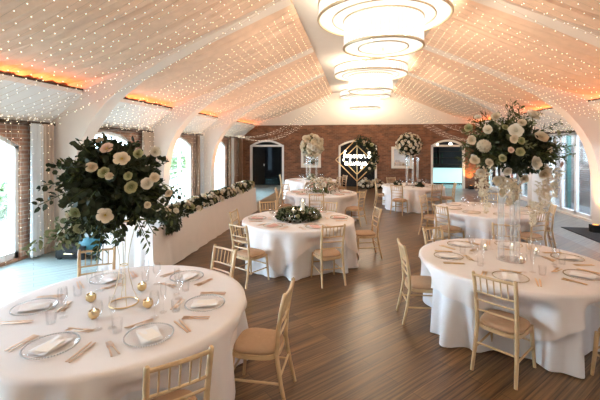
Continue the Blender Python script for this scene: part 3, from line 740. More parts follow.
# ------------------------------------------------------------------ tables and cloths
def sstep(a, b, x):
    t = min(1, max(0, (x-a)/(b-a))); return t*t*(3-2*t)
def cloth(c, corner, seed, labels, dents, R0=1.0, zt=.75):
    r = random.Random(seed); n = 300
    ks = [(r.randint(15,18), r.uniform(0,6), .75), (r.randint(20,24), r.uniform(0,6), .5), (r.randint(5,7), r.uniform(0,6), .35)]
    def fold(w):
        v = sum(a*sin(k*w+p) for k, p, a in ks)
        return math.copysign(abs(v)**.8, v)
    def rb(w, q, amp=.085):
        rr = R0 + .012 + q*.035 + q**.8*amp*fold(w); z = zt*(1-q)
        for a0, rf in dents:   # the cloth is pushed in where a chair stands against it
            dl = abs((w-a0+pi) % (2*pi) - pi)
            k = (1-sstep(.20,.40,dl))*sstep(.06,.26,q)
            rr = min(rr, rr+(rf-rr)*k) if rf < rr else rr
        return rr
    m = M(); prof = 16
    def fn(i, j):
        w = 2*pi*i/n
        if j < 6:
            rr = (R0-.005)*[.02,.3,.6,.85,.96,1][j]; return (rr*cos(w), rr*sin(w), zt)
        q = (j-6)/(prof-1); z = zt-.015-(zt-.03)*q
        rr = rb(w, q) if j > 6 else R0+.004
        return (rr*cos(w), rr*sin(w), max(.012, z))
    m.grid(n, 6+prof, fn, wrap=True)
    o = obj('tablecloth', m, MT['cloth'], ang=None, loc=(c[0],c[1],0)); tag(o, labels[0], 'tablecloth', 'floor length cloths')
    # overlay: a square cloth
    hs = 1.24; m = M()
    def fn2(i, j):
        w = 2*pi*i/n
        if j < 6:
            rr = R0*[.0,.3,.6,.85,.96,1.0][j]; return (rr*cos(w), rr*sin(w), zt+.003)
        a = (w-corner+pi/4) % (pi/2) - pi/4
        dist = hs/(cos(pi/4-abs(a)))  # corner direction has the longest reach
        drop = (dist-R0)*.92
        q = (j-6)/11; dz = drop*q
        qq = dz/zt
        rr = rb(w, qq, .075) + .014 + .045*qq
        return (rr*cos(w), rr*sin(w), zt-.004-dz)
    m.grid(n, 18, fn2, wrap=True)
    o = obj('table_overlay', m, MT['cloth_top'], ang=None, loc=(c[0],c[1],0)); tag(o, labels[1], 'tablecloth', 'square overlay cloths')
    t = thing('round_table', labels[2], 'table', (c[0],c[1],0), 0, 'round tables under cloths')
    obj('tabletop', M().lathe([(.001,.70),(R0-.04,.70),(R0-.03,.715),(R0-.03,.735),(.001,.735)], 48), MT['wood'], t)
    for k in range(4):
        w = corner+pi/2*k; obj('leg', M().tube([(.62*cos(w),.62*sin(w),0),(.55*cos(w),.55*sin(w),.70)], .018, 8), MT['black'], t)
TN = {'A':'candlelit table','B':'dark foliage table','C':'wreath table','D':'low cream mound table','E':'furthest cream ball table','F':'ivory dotted ball table','G':'table behind the candlelit one'}
CEN = {'A':Ac,'B':Bc,'C':Cc,'D':Dc,'E':Ec,'F':Fc,'G':Gc}
def back(u, v): d = FPX*(EYE-.91)/(v-HOR); return ((u-300)/FPX*d, d)
CH = [
 ((97,249.5),-66,'light wooden chair facing the camera across the dark foliage table'),
 ((180,357.5),124,'light wooden chair cut by the picture bottom at the dark foliage table'),
 ((288,287),170,'light wooden chair with tan cushion, side on at the aisle, by the dark foliage table'),
 ((224.5,248),-127,'light wooden chair between the dark foliage table and the wreath table'),
 ((494,277.5),42,'light wooden chair with its back to the camera at the candlelit table'),
 ((402,243),-4,'light wooden chair side on at the aisle edge of the candlelit table'),
 ((433,227.5),-62,'light wooden chair on the far aisle side of the candlelit table, cushion hidden'),
 ((506,224.5),-112,'light wooden chair behind the clear column stand at the candlelit table'),
 ((333.5,225.5),107,'light wooden chair with its back to the camera at the wreath table'),
 ((238.5,225),52,'light wooden chair facing away at the wreath table, near the head table'),
 ((377.5,208),186,'light wooden chair standing alone in the aisle beside the wreath table'),
 ((329,202),-118,'light wooden chair on the far aisle side of the wreath table'),
 ((268,201.5),-66,'light wooden chair on the far side of the wreath table, toward the head table'),
 ((234,211),-10,'light wooden chair squeezed between the wreath table and the head table'),
 ((316.5,194),95,'light wooden chair backing onto the wreath table from the low cream mound table'),
 ((363,191),145,'light wooden chair at the aisle side of the low cream mound table'),
 ((276,188.5),0,'light wooden chair at the window side of the low cream mound table'),
 ((285,184),-40,'light wooden chair at the far window side of the low cream mound table'),
 ((280,175),0,'light wooden chair at the window side of the furthest cream ball table'),
 ((345,175.5),200,'light wooden chair at the far aisle side of the furthest cream ball table'),
 ((339,177),150,'light wooden chair at the near aisle side of the furthest cream ball table'),
 ((375,180.5),-5,'light wooden chair on the aisle side of the ivory dotted ball table'),
 ((396.5,185),55,'light wooden chair with back to camera at the ivory dotted ball table'),
 ((437.5,184.5),105,'light wooden chair at the near side of the ivory dotted ball table, beside another back'),
 ((391,177.5),-74,'light wooden chair behind the ivory dotted ball table, below the framed mirror'),
 ((455,183),165,'light wooden chair on the courtyard side of the ivory dotted ball table'),
 ((423,195.5),-42,'light wooden chair with visible seat on the far aisle side of the second courtyard table'),
 ((440.5,205.5),24,'light wooden chair on the near aisle side of the second courtyard table'),
 ((490,193),-122,'light wooden chair beyond the second courtyard table, below the trailing white blossom'),
 ((553,204.5),158,'light wooden chair on the courtyard side of the second courtyard table'),
 ((541,212),108,'light wooden chair at the near courtyard side of the second courtyard table'),
]
DENTS = {k: [] for k in CEN}
for (u_, v_), fc_, _ in [(b[0], b[1], 0) for b in CH] + [((645,283), 110, 0)]:
    p_ = W(*back(u_, v_)); w_ = R(fc_)+YAW; f_ = (p_[0]+.46*cos(w_), p_[1]+.46*sin(w_))
    key_ = min(CEN, key=lambda q: hypot(CEN[q][0]-f_[0], CEN[q][1]-f_[1]))
    DENTS[key_].append((atan2(f_[1]-CEN[key_][1], f_[0]-CEN[key_][0]), max(.62, hypot(f_[0]-CEN[key_][0], f_[1]-CEN[key_][1])-.03)))
for k, (key, cor) in enumerate((('A',-113),('B',-20),('C',-107),('D',-60),('E',-70),('F',-100),('G',-90))):
    n = TN[key]
    cloth(CEN[key], R(cor)+YAW, 70+k, ('white floor length pleated cloth on the '+n, 'ivory square overlay cloth hanging part way on the '+n, 'round table hidden under cloths, the '+n), DENTS[key])
# head table
HX0, HX1, HY0, HY1 = -4.12, -3.24, 5.42, 11.45
m = M(); hr = random.Random(8)
per = []
def edge(a, b, n):
    for i in range(n): per.append((a[0]+(b[0]-a[0])*i/n, a[1]+(b[1]-a[1])*i/n))
edge((HX0,HY0),(HX1,HY0),24); edge((HX1,HY0),(HX1,HY1),110); edge((HX1,HY1),(HX0,HY1),24); edge((HX0,HY1),(HX0,HY0),110)
hc = ((HX0+HX1)/2,(HY0+HY1)/2); np_ = len(per); ph = [hr.uniform(-1,1) for _ in range(np_)]
def fn(i, j):
    x, y = per[i]; q = j/8
    sm = (ph[i]+ph[(i+1) % np_]+ph[i-1])/3
    ox = (.02+.04*q)*(1 if x > hc[0]+.4 else -1 if x < hc[0]-.4 else 0)*(1+.5*sm); oy = (.02+.05*q)*(1 if y > hc[1]+2.9 else -1 if y < hc[1]-2.9 else 0)*(1+.8*sm)
    return (x+ox*q, y+oy*q, .752-.74*q)
m.grid(np_, 9, fn, wrap=True); m.add([(HX0,HY0,.752),(HX1,HY0,.752),(HX1,HY1,.752),(HX0,HY1,.752)], [(0,1,2,3)])
tag(obj('head_table_cloth', m, MT['cloth_top'], ang=50), 'long ivory cloth skirting the straight head table below the windows', 'tablecloth')
t = thing('head_table', 'long straight head table under ivory cloth along the windows', 'table')
obj('tabletop', M().box(HX0+.01,HX1-.01,HY0+.01,HY1-.01,.70,.74), MT['wood'], t, smooth=False)
for x in (HX0+.1,HX1-.1):
    for y in (HY0+.2, HY1-.2): obj('leg', M().box(x-.02,x+.02,y-.02,y+.02,0,.70), MT['black'], t, smooth=False)
# garland along the head table
t = thing('garland', 'long dark green garland dotted with white flowers along the head table edge', 'flowers', (0,0,0))
rg = random.Random(91); m = M()
for k in range(5200):
    y = rg.uniform(5.75, 11.3); w = .16+.04*sin(y*5); b = rg.uniform(0,pi)
    h = .19+.03*sin(y*7)
    p = Vector((-3.42+w*cos(b)*rg.uniform(.5,1), y, TOP+.03+h*sin(b)*rg.uniform(.4,1)))
    leaf(m, p, (cos(b)+rg.uniform(-.6,.6), rg.uniform(-1,1), sin(b)*.7+rg.uniform(-.4,.4)), .075, rg, .5)
for k in range(420):
    s = rg.random(); y = 5.95+rg.gauss(0,.12); p = Vector((-3.30+.10*min(1,s*3)+rg.gauss(0,.05), y, .92-.28*s))
    if p.x < HX1+.08: p.x = max(p.x, HX1+.05) if p.z < .74 else p.x
    leaf(m, p, (rg.uniform(-.2,.8), rg.uniform(-1,1), -1), .08, rg, .4)
obj('foliage', m, MT['leaf_dark'], t)
for k in range(96):
    y = 5.8+5.45*(k+.5)/96+rg.uniform(-.06,.06); b = rg.uniform(-.1,1.9); w = .17; h = .20
    bloom(t, 'rose', rg.choice(['white','ivory','pom','white','lime']), Vector((-3.42+w*cos(b), y, TOP+.03+h*max(.1,sin(b)))), (cos(b), rg.uniform(-.5,.3), max(.1,sin(b))), rg.uniform(.045,.078), rg)

# ------------------------------------------------------------------ chiavari chairs
def make_chair():
    t = thing('chiavari_chair', '', 'chair', (0,0,0))
    wd = MT['wood']
    z0 = .405
    def seat_outline(k, n=40, g=0):
        w = 2*pi*k/n; c_, s_ = cos(w), sin(w); e = .58
        x = math.copysign(abs(c_)**e, c_); y = math.copysign(abs(s_)**e, s_)
        return ((.200+g + .012*y)*x, (.205+g)*y)
    n = 40; m = M(); P = [seat_outline(k) for k in range(n)]
    m.prism(P, z0-.022, z0+.012, lambda a, b, h: (a, b, h)); obj('seat', m, wd, t, ang=30)
    m = M(); prof = ((.0,z0+.013,.93),(.012,z0+.026,.96),(.0,z0+.042,.93),(0,z0+.054,.82),(0,z0+.060,.5),(0,z0+.061,.02))
    m.grid(n, 6, lambda i, j: (P[i][0]*prof[j][2], P[i][1]*prof[j][2], prof[j][1]), wrap=True); obj('cushion', m, MT['cushion'], t, ang=70)
    for s in (-1, 1):
        obj('leg', M().tube([(s*.178,.172,z0-.0),(s*.186,.185,.22),(s*.196,.205,0)], [.019,.018,.014], 10), wd, t)
        obj('back_post', M().tube([(s*.186,-.275,0),(s*.178,-.228,.2),(s*.170,-.193,.42),(s*.172,-.205,.62),(s*.176,-.235,.80),(s*.178,-.262,.915),(s*.178,-.265,.925)], [.015,.018,.019,.0185,.018,.017,.010], 10), wd, t)
        obj('stretcher', M().tube([(s*.186,.186,.20),(s*.178,-.228,.20)], .010, 8), wd, t)
    obj('stretcher', M().tube([(-.185,.184,.25),(.185,.184,.25)], .010, 8), wd, t)
    obj('stretcher', M().tube([(-.177,-.220,.25),(.177,-.220,.25)], .010, 8), wd, t)
    yb = lambda z: -.193-.012*max(0,(z-.42)/.2) if z < .62 else -.205-(z-.62)*.19
    def rail(name, z, r, bow=0):
        obj(name, M().tube([(-.172,yb(z),z),(-.09,yb(z)-bow*.7,z),(0,yb(z)-bow,z),(.09,yb(z)-bow*.7,z),(.172,yb(z),z)], r, 8), wd, t)
    rail('top_rail', .895, .0135, .012); rail('cross_rail', .735, .0095, .01); rail('cross_rail', .655, .0095, .008); rail('cross_rail', .56, .0095, .006)
    for k in range(5):
        x = -.116+.058*k
        obj('spindle', M().tube([(x,yb(.735)-.009,.735),(x,yb(.895)-.011,.895)], .0065, 6), wd, t)
    return t
chair0 = make_chair(); used = [0]
def chair(cx, cz, facing, label, ivory=False):
    """cx,cz: middle of the back in camera-plan metres, facing in degrees of the camera plan"""
    w = R(facing)+YAW; p = W(cx, cz); loc = (p[0]+.25*cos(w), p[1]+.25*sin(w), 0)
    if not used[0]:
        used[0] = 1; o = chair0; o.location = loc; o.rotation_euler = (0,0,w-pi/2); o['label'] = label; o['group'] = 'gilt ballroom chairs'
    else: o = dup(chair0, loc, w-pi/2, label, 'gilt ballroom chairs')
    return o
for (u, v), fc, lab in CH: chair(*back(u, v), fc, lab)
chair(2.49+.53, 4.32-1.33, 110, 'light wooden chair cut by the picture edge at the candlelit table')

# ------------------------------------------------------------------ place settings
def glass_mesh(kind):
    if kind == 'wine': p = [(.001,0),(.034,0),(.034,.003),(.006,.008),(.004,.02),(.004,.085),(.012,.095),(.032,.115),(.040,.15),(.036,.185),(.032,.205),(.0305,.205),(.0345,.185),(.0385,.15),(.030,.117),(.001,.10)]
    elif kind == 'flute': p = [(.001,0),(.030,0),(.030,.003),(.005,.008),(.004,.09),(.012,.105),(.024,.15),(.026,.19),(.023,.235),(.0215,.235),(.0245,.19),(.022,.15),(.001,.108)]
    else: p = [(.001,0),(.032,0),(.036,.05),(.038,.095),(.0365,.095),(.034,.05),(.030,.008),(.001,.008)]
    return M().lathe(p, 20).mesh(kind+'_glass', MT['glass'], True, 60)
GL = {k: glass_mesh(k) for k in ('wine','flute','tumbler')}
# charger plate: clear disc with a beaded rim
pl0 = M().lathe([(.001,0),(.10,0),(.12,.004),(.162,.013),(.164,.016),(.12,.008),(.10,.004),(.001,.004)], 40).mesh('charger_plate', MT['plate_glass'], True, 50)
bd = M()
for k in range(64):
    w = 2*pi*k/64; bd.blob((.163*cos(w), .163*sin(w), .016), .0062)
bead = {'gold': bd.mesh('beaded_rim', MT['bronze']), 'silver': bd.mesh('beaded_rim', plain('pewter', (.45,.44,.43), .3, .9))}
def knife_m(mat, L=.235):
    m = M(); m.prism([(-.006,-L/2),(.006,-L/2),(.007,-.02),(.0095,.0),(.0095,.07),(.004,L/2),(-.006,L/2-.012),(-.0065,0),(-.005,-.02)], 0, .004, lambda a, b, h: (a, b, h)); return m.mesh('table_knife', mat, False)
def fork_m(mat, L=.21):
    m = M(); m.prism([(-.006,-L/2),(.006,-L/2),(.0035,.01),(.011,.035),(.011,.05),(-.011,.05),(-.011,.035),(-.0035,.01)], 0, .004, lambda a, b, h: (a, b, h))
    for k in range(4): m.box(-.0105+.006*k, -.0075+.006*k, .05, L/2, 0, .0035)
    return m.mesh('dinner_fork', mat, False)
def spoon_m(mat, L=.19):
    m = M(); m.prism([(-.005,-L/2),(.005,-L/2),(.0035,.03),(-.0035,.03)], 0, .004, lambda a, b, h: (a, b, h))
    pr = []
    m.grid(7, 16, lambda i, j: ((.019*(i/6))*cos(2*pi*j/15), L/2-.03+(.03*(i/6))*sin(2*pi*j/15), .002+.005*(i/6)**2)); return m.mesh('dessert_spoon', mat, True)
CUT = {k: (knife_m(MT[k]), fork_m(MT[k]), spoon_m(MT[k])) for k in ('gold','copper')}
nap = M(); nap.grid(9, 15, lambda i, j: (-.07+.14*i/8, -.105+.21*j/14, .012+.004*sin(i*.8)+.003*sin(j*.5+i)))
nap.grid(9, 15, lambda i, j: (-.07+.14*i/8, -.105+.21*j/14, .004))
NAP = {'napkin': nap.mesh('napkin', MT['napkin']), 'pink': nap.mesh('napkin', MT['pink']), 'menu': nap.mesh('napkin', MT['menu'])}
card = M().box(-.05,.05,-.075,.075,0,.002).mesh('menu_card', MT['menu'], False)
rp = random.Random(17)
GLW = {'wine': 'stemmed wine glass', 'flute': 'slim champagne flute', 'tumbler': 'short water tumbler'}
def setting(key, ang, desc, full=True, beadkey='gold', napk='napkin', metal='gold', rr=.70, glasses=('wine','flute','tumbler'), has_card=False):
    c = CEN[key]; w = R(ang)+YAW; d = Vector((cos(w), sin(w), 0)); s = Vector((-sin(w), cos(w), 0)); tn = TN[key]
    base = Vector((c[0], c[1], TOP+.003))
    rz = w+pi/2+rp.uniform(-.06,.06)   # local +y points to the table centre
    p = base + d*rr
    o = link('charger_plate', pl0, None, p, (0,0,rz)); tag(o, 'clear beaded charger plate, %s, %s' % (desc, tn), 'plate', 'glass charger plates')
    link('beaded_rim', bead[beadkey], o)
    o = link('napkin', NAP[napk], None, p+Vector((0,0,.004)), (0,0,rz+rp.uniform(-.25,.25)))
    tag(o, 'folded %s napkin, %s, %s' % ({'napkin':'white','pink':'blush pink','menu':'cream'}[napk], desc, tn), 'napkin', 'folded napkins')
    if has_card:
        o = link('menu_card', card, None, p+Vector((0,0,.0175))+d*.01, (0,0,rz+rp.uniform(-.2,.2))); tag(o, 'cream menu card on napkin, %s, %s' % (desc, tn), 'card', 'menu cards')
    if full:
        K, F, S = CUT[metal]; mn = {'gold':'gold','copper':'rose gold'}[metal]
        # seen from the guest: fork on one hand, knife on the other, spoon and dessert fork above the plate
        for nm, me, q, rot, lab in (('table_knife',K,-s*-.225,0,'%s table knife beside the plate'%mn),('butter_knife',K,-s*-.255,0,'slim %s second knife beside the plate'%mn),('dinner_fork',F,-s*.225,0,'%s dinner fork beside the plate'%mn),('salad_fork',F,-s*.255,0,'%s second fork beside the plate'%mn),('dessert_spoon',S,-d*.215,pi/2,'%s dessert spoon above the plate'%mn),('dessert_fork',F,-d*.245,-pi/2,'%s dessert fork above the plate'%mn)):
            o = link(nm, me, None, p+q, (0,0,rz+rot+rp.uniform(-.08,.08))); tag(o, '%s, %s, %s' % (lab, desc, tn), 'cutlery', mn+' cutlery')
    for k, g in enumerate(glasses):
        q = -d*(.27+.05*(k % 2)) + s*(.12+.085*k-.0)
        if not full: q = -d*(.22+.05*(k % 2)) + s*(-.06+.12*k)
        o = link(g+'_glass', GL[g], None, p+q, (0,0,rp.uniform(0,6))); tag(o, 'clear %s, %s, %s' % (GLW[g], desc, tn), 'glass', 'clear glassware')
for a, d in ((-2,'beside the side on chair'),(-51,'before the bottom cut chair'),(-103,'at the camera end'),(188,'at the window edge'),(128,'before the camera facing chair'),(60,'toward the wreath table')):
    setting('B', a, d, beadkey='silver', napk='napkin', metal='copper', has_card=a in (-51,-2,-103))
for a, d in ((172,'by the aisle chair'),(240,'before the chair with turned back'),(-53,'at the camera courtyard side'),(3,'at the courtyard side'),(62,'behind the clear columns'),(117,'at the far aisle side')):
    setting('A', a, d, napk='napkin', metal='gold')
for a, d in ((-68,'before the chair with turned back'),(236,'near window side place'),(180,'window side place'),(116,'far window side place'),(58,'far aisle side place'),(4,'aisle side place')):
    setting('C', a, d, napk='pink', metal='copper', glasses=('wine','flute'), rr=.76)
S8 = lambda left: [('far',90),('far '+('aisle' if left else 'courtyard')+' side',40),(('aisle' if left else 'courtyard')+' side',-8),('near '+('aisle' if left else 'courtyard')+' side',-52),('near',-95),('near '+('window' if left else 'aisle')+' side',-140),(('window' if left else 'aisle')+' side',180),('far '+('window' if left else 'aisle')+' side',135)]
for key in 'DEFG':
    for d, a in S8(key in 'DE'): setting(key, a, d+' place', False, 'gold', 'pink' if key in 'DE' else 'menu', rr=.72, glasses=('wine','flute'))
# votive candles
def votive(c, dx, dz, label, mat, rim=.040, grp='votive holders'):
    w = W(dx, dz); t = thing('votive_holder', label, 'candle holder', (c[0]+w[0], c[1]+w[1], TOP+.003), 0, grp)
    obj('holder', M().lathe([(.001,0),(.020,0),(rim,.02),(rim+.002,.04),(rim-.003,.062),(rim-.006,.062),(rim-.004,.04),(.02,.01),(.001,.01)], 18), MT[mat], t)
    obj('candle', M().lathe([(.001,.012),(.022,.012),(.022,.058),(.001,.055)], 14), MT['wax'], t)
    obj('flame', M().lathe([(.001,.058),(.004,.064),(.003,.07),(.001,.078)], 8), MT['flame'], t)
def rel(key, u, v):
    d = FPX*(EYE-.75)/(v-HOR); cam = {'A':(2.49,4.32),'B':(-1.505,3.12)}[key]
    return ((u-300)/FPX*d-cam[0], d-cam[1])
for (u, v), lab in (((91,302),'gold votive with candle, on the window side of the gold stand'),((142,291),'gold votive with candle, furthest along toward the aisle behind the gold stand'),((94,319),'gold votive with candle, nearest the camera of four on the dark foliage table'),((148,308),'gold glass votive on the aisle side of the ring foot')):
    votive(Bc, *rel('B', u, v), lab, 'gold')
for (u, v), lab in (((521,264),'clear glass votive with lit candle, closest to the camera on the candlelit table'),((536,255),'clear glass votive in the middle of three on the candlelit table'),((512,250),'clear glass votive beside the clear columns on the candlelit table'),((485,251),'clear glass votive toward the aisle on the candlelit table')):
    votive(Ac, *rel('A', u, v), lab, 'glass')

# ------------------------------------------------------------------ back wall features
def frame_rect(m, w, h, t, dpt):
    m.box(-w/2,w/2,-dpt,0,-h/2,-h/2+t); m.box(-w/2,w/2,-dpt,0,h/2-t,h/2); m.box(-w/2,-w/2+t,-dpt,0,-h/2+t,h/2-t); m.box(w/2-t,w/2,-dpt,0,-h/2+t,h/2-t)
for (u, lab) in ((311,'cream framed wall mirror partly behind the cream rose ball'),(402,'cream framed wall mirror partly behind the ivory dotted flower ball')):
    k = (u-300)/FPX; x = YB*(k*CA-SA)/(k*SA+CA)
    t = thing('wall_mirror', lab, 'mirror', (x, YB-.002, 1.52)); m = M(); frame_rect(m, 1.05, 1.1, .13, .06)
    obj('mirror_frame', m, MT['cream_paint'], t, smooth=False); obj('mirror_glass', M().box(-.42,.42,-.02,-.005,-.44,.44), MT['mirror'], t, smooth=False)
# geometric gold backdrop with neon sign
t = thing('backdrop_frame', 'gold metal stand of nested diamonds in front of the black arched doorway', 'stand', (0,16.8,0))
def bar(m, a, b, r=.018): m.tube([a,b], r, 4)
def rh(h, z=1.47):
    m = M(); P = [(0,0,z+h),(h,0,z),(0,0,z-h),(-h,0,z)]
    for a, b in zip(P, P[1:]+P[:1]): bar(m, a, b, .022)
    return m
obj('outer_diamond', rh(.97), MT['gold'], t, smooth=False); obj('inner_diamond', rh(.66), MT['gold'], t, smooth=False)
obj('pole', M().tube([(0,0,.02),(0,0,2.44)], .02, 8), MT['gold'], t)
obj('base_plate', M().box(-.35,.35,-.18,.18,0,.02), MT['gold'], t, smooth=False)
# cursive neon lettering: each stroke is a bent tube
GLY = {
 'f': [[(.05,.15),(.30,.55),(.42,.95),(.30,1.05),(.22,.85),(.20,.2),(.14,-.35),(.05,-.38),(.10,-.1),(.38,.22)]],
 'o': [[(.30,.42),(.12,.45),(.03,.22),(.14,.02),(.30,.10),(.32,.34),(.22,.44),(.42,.40)]],
 'r': [[(.0,.2),(.12,.48),(.18,.38),(.30,.40),(.28,.12),(.40,.02),(.5,.15)]],
 'e': [[(.0,.15),(.22,.22),(.26,.40),(.14,.46),(.05,.25),(.12,.03),(.28,.02),(.42,.16)]],
 'v': [[(.0,.40),(.08,.44),(.16,.03),(.24,.05),(.36,.44),(.46,.38)]],
 'a': [[(.32,.38),(.16,.46),(.03,.24),(.12,.02),(.26,.12),(.33,.42),(.31,.10),(.38,.02),(.48,.14)]],
 'l': [[(.0,.12),(.22,.60),(.26,.98),(.16,1.0),(.12,.5),(.16,.05),(.28,.03),(.36,.14)]],
 'w': [[(.0,.42),(.06,.08),(.16,.03),(.26,.40),(.28,.08),(.40,.03),(.50,.42),(.58,.38)]],
 'y': [[(.0,.42),(.06,.12),(.18,.06),(.30,.42),(.26,-.1),(.14,-.42),(.03,-.30),(.20,-.05),(.42,.14)]],
 's': [[(.0,.12),(.16,.46),(.26,.20),(.22,.02),(.08,.02),(.30,.06),(.44,.16)]],
 '&': [[(.50,.05),(.10,.70),(.22,.92),(.36,.74),(.05,.25),(.18,.0),(.40,.15),(.52,.42)]],
}
t = thing('neon_sign', 'glowing white neon script sign mounted on the gold diamond stand', 'sign', (0,16.74,1.5))
for line, x0, z0, sc in (('forever &', -.64, .06, .32), ('always', -.56, -.27, .36)):
    x = x0
    for chx in line:
        if chx == ' ': x += .18*sc; continue
        wmax = 0; m = M()
        for st in GLY[chx]:
            pts = []
            n = len(st)
            for i in range(n-1):   # Catmull-Rom
                p0, p1, p2, p3 = st[max(0,i-1)], st[i], st[i+1], st[min(n-1,i+2)]
                for k in range(5):
                    q = k/5
                    f = [.5*((2*p1[c])+(-p0[c]+p2[c])*q+(2*p0[c]-5*p1[c]+4*p2[c]-p3[c])*q*q+(-p0[c]+3*p1[c]-3*p2[c]+p3[c])*q**3) for c in (0,1)]
                    pts.append((x+f[0]*sc, 0, z0+f[1]*sc))
            pts.append((x+st[-1][0]*sc, 0, z0+st[-1][1]*sc)); m.tube(pts, .010, 6); wmax = max(wmax, max(p[0] for p in st))
        obj('neon_letter', m, MT['neon'], t); x += (wmax+.02)*sc
for zz in (.02,-.2): obj('mount_bar', M().tube([(-.55,.03,zz),(.55,.03,zz)], .008, 6), MT['black'], t)
t = thing('foliage_spray', 'dark leafy spray with white flowers fixed to the diamond stand corner', 'flowers', (.52,16.78,1.72)); r = random.Random(77); m = M()
for k in range(900):
    q = r.random(); a = 1.9-3.0*q; p = Vector((-.38+.62*cos(a)+r.gauss(0,.09), r.gauss(0,.06), -.12+.72*sin(a)+r.gauss(0,.09)))
    leaf(m, p, (r.uniform(-1,1), r.uniform(-1,1), r.uniform(-1,1)), .12, r, .5)
obj('foliage', m, MT['leaf_dark'], t)
for k in range(8):
    q = r.random(); a = 1.7-2.6*q; p = Vector((-.38+.62*cos(a)+r.gauss(0,.08), -.1, -.12+.72*sin(a)+r.gauss(0,.08))); bloom(t, 'rose', r.choice(['white','ivory','lime']), p, (r.uniform(-.4,.4),-1,.3), r.uniform(.05,.085), r)

# ------------------------------------------------------------------ uplights, mat, things on the floor
def uplight(x, y, label, tilt_to, col=(1,.42,.12), power=60, cone=75):
    t = thing('uplighter', label, 'light', (x,y,0), 0, 'floor uplighters')
    obj('housing', M().box(-.10,.10,-.09,.09,0.005,.19), MT['black'], t, smooth=False)
    obj('lens', M().lathe([(.06,.19),(.06,.195)], 18), MT['orange'], t)
    obj('bracket', M().tube([(-.12,0,.01),(-.12,0,.12),(-.10,0,.12)], .01, 6), MT['black'], t)
    L = bpy.data.lights.new('uplight_beam', 'SPOT'); L.energy = power; L.color = col; L.spot_size = R(cone); L.spot_blend = .7; L.shadow_soft_size = .05
    o = link('uplight_beam', L, None, (x,y,.24)); d = Vector(tilt_to)-Vector((x,y,.24)); o.rotation_euler = d.to_track_quat('-Z','Y').to_euler()
k = (469.5-300)/FPX; xu = YB*(k*CA-SA)/(k*SA+CA)
uplight(xu, YB-.25, 'small black amber uplighter against the brick wall beside the bar doorway', (xu, YB, 2.2), power=130)
uplight(5.72, 9.86, 'black amber uplighter at the foot of the pillar beside the black mat', (5.0, 10.1, 3.6), power=150, cone=100)
for k, y in enumerate((6.65,10.2,13.75)):  # lamps added at the pillar feet to warm the ceiling
    uplight(XL+.95, y, 'small black amber uplighter added at the foot of the %s white window pillar' % ['first','second','third'][k], (XL+2.2, y, 4.0), (1,.45,.18), 130, 100)
    if k == 0: uplight(XR-.85, y, 'black amber uplighter added at the foot of the %s pillar by the glazed wall' % ['front','', 'far'][k], (XR-2.2, y, 4.0), (1,.45,.18), 130, 100)
tag(obj('floor_mat', M().box(5.2,6.3,7.0,10.35,.001,.014), MT['blackfab'], smooth=False), 'flat black mat on the floor along the glazed wall', 'mat')
p = px(74, 253, 0)
t = thing('equipment_case', 'black equipment case on the floor below the dark green arrangement', 'case', (-5.25,6.15,0), .1)
obj('case_body', M().box(-.27,.27,-.16,.16,.03,.20), MT['black'], t, smooth=False); obj('case_lid', M().box(-.28,.28,-.17,.17,.205,.25), MT['black'], t, smooth=False); obj('handle', M().tube([(-.08,-.16,.12),(-.08,-.20,.12),(.08,-.20,.12),(.08,-.16,.12)], .01, 6), MT['gold'], t)
for sx_ in (-.22,.22):
    for sy_ in (-.12,.12): obj('foot', M().box(sx_-.03,sx_+.03,sy_-.03,sy_+.03,0,.03), MT['black'], t, smooth=False)
p = px(97, 254, 0)
t = thing('tub_chair', 'teal velvet rounded tub chair behind the dark foliage table', 'chair', (p[0],p[1],0), .2)
obj('seat', M().lathe([(.28,.06),(.33,.10),(.33,.34),(.29,.40),(.001,.41)], 32), MT['teal'], t)
bk = M(); bk.grid(25, 9, lambda i, j: (lambda a, q: ((.34+.05*sin(q*pi))*cos(a), (.34+.05*sin(q*pi))*sin(a), .10+.42*q*(.75+.25*sin((a+.3)/ (pi+.6)*pi))))(-.3+(pi+.6)*i/24, j/8))
bk.grid(25, 9, lambda i, j: (lambda a, q: (.27*cos(a), .27*sin(a), .10+.42*q*(.75+.25*sin((a+.3)/(pi+.6)*pi))))(-.3+(pi+.6)*i/24, j/8))
obj('backrest', bk, MT['teal'], t)
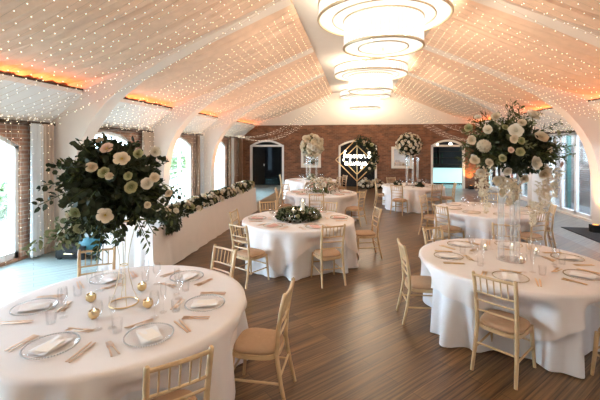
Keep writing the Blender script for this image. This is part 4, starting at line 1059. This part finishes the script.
for k in range(4): obj('leg', M().tube([(.22*cos(k*pi/2+.7),.22*sin(k*pi/2+.7),.08),(.25*cos(k*pi/2+.7),.25*sin(k*pi/2+.7),0)], .014, 6), MT['black'], t)

# ------------------------------------------------------------------ light and camera
sc = bpy.context.scene
w = bpy.data.worlds.new('sky'); sc.world = w; w.use_nodes = True
bg = w.node_tree.nodes['Background']; bg.inputs['Color'].default_value = (.66,.84,1.0,1); bg.inputs['Strength'].default_value = 30.0
L = bpy.data.lights.new('hazy_daylight', 'SUN'); L.energy = 12; L.angle = R(35); L.color = (.78,.93,1)
link('hazy_daylight', L).rotation_euler = Vector((1,-.15,-.85)).to_track_quat('-Z','Y').to_euler()
for i, (a, b, sill, sp, rise) in enumerate(wins):
    L = bpy.data.lights.new('window_portal', 'AREA'); L.shape = 'RECTANGLE'; L.size = b-a; L.size_y = 2.4; L.cycles.is_portal = True
    link('window_portal', L, None, (XL-.3, (a+b)/2, 1.25), (pi/2, 0, -pi/2))
for i in range(len(COLS)):
    a, b = ys[i]+.25, ys[i+1]-.25
    L = bpy.data.lights.new('window_portal', 'AREA'); L.shape = 'RECTANGLE'; L.size = b-a; L.size_y = 2.4; L.cycles.is_portal = True
    link('window_portal', L, None, (XR+.28, (a+b)/2, 1.28), (pi/2, 0, pi/2))
cam = bpy.data.cameras.new('camera'); co = link('camera', cam, None, (0,0,EYE), (pi/2, 0, YAW))
cam.sensor_width = 36; cam.lens = 36*FPX/600; cam.shift_y = -(200-HOR)/600; cam.clip_start = .05; cam.clip_end = 200
sc.camera = co
sc.view_settings.view_transform = 'Standard'; sc.view_settings.look = 'None'; sc.view_settings.gamma = 1; sc.view_settings.use_curve_mapping = False
sc.view_settings.exposure = 0.53
sc.cycles.max_bounces = 8; sc.cycles.diffuse_bounces = 5; sc.cycles.transparent_max_bounces = 24; sc.cycles.glossy_bounces = 4
sc.cycles.use_denoising = True; sc.cycles.sample_clamp_indirect = 4.0; sc.cycles.caustics_reflective = False; sc.cycles.caustics_refractive = False
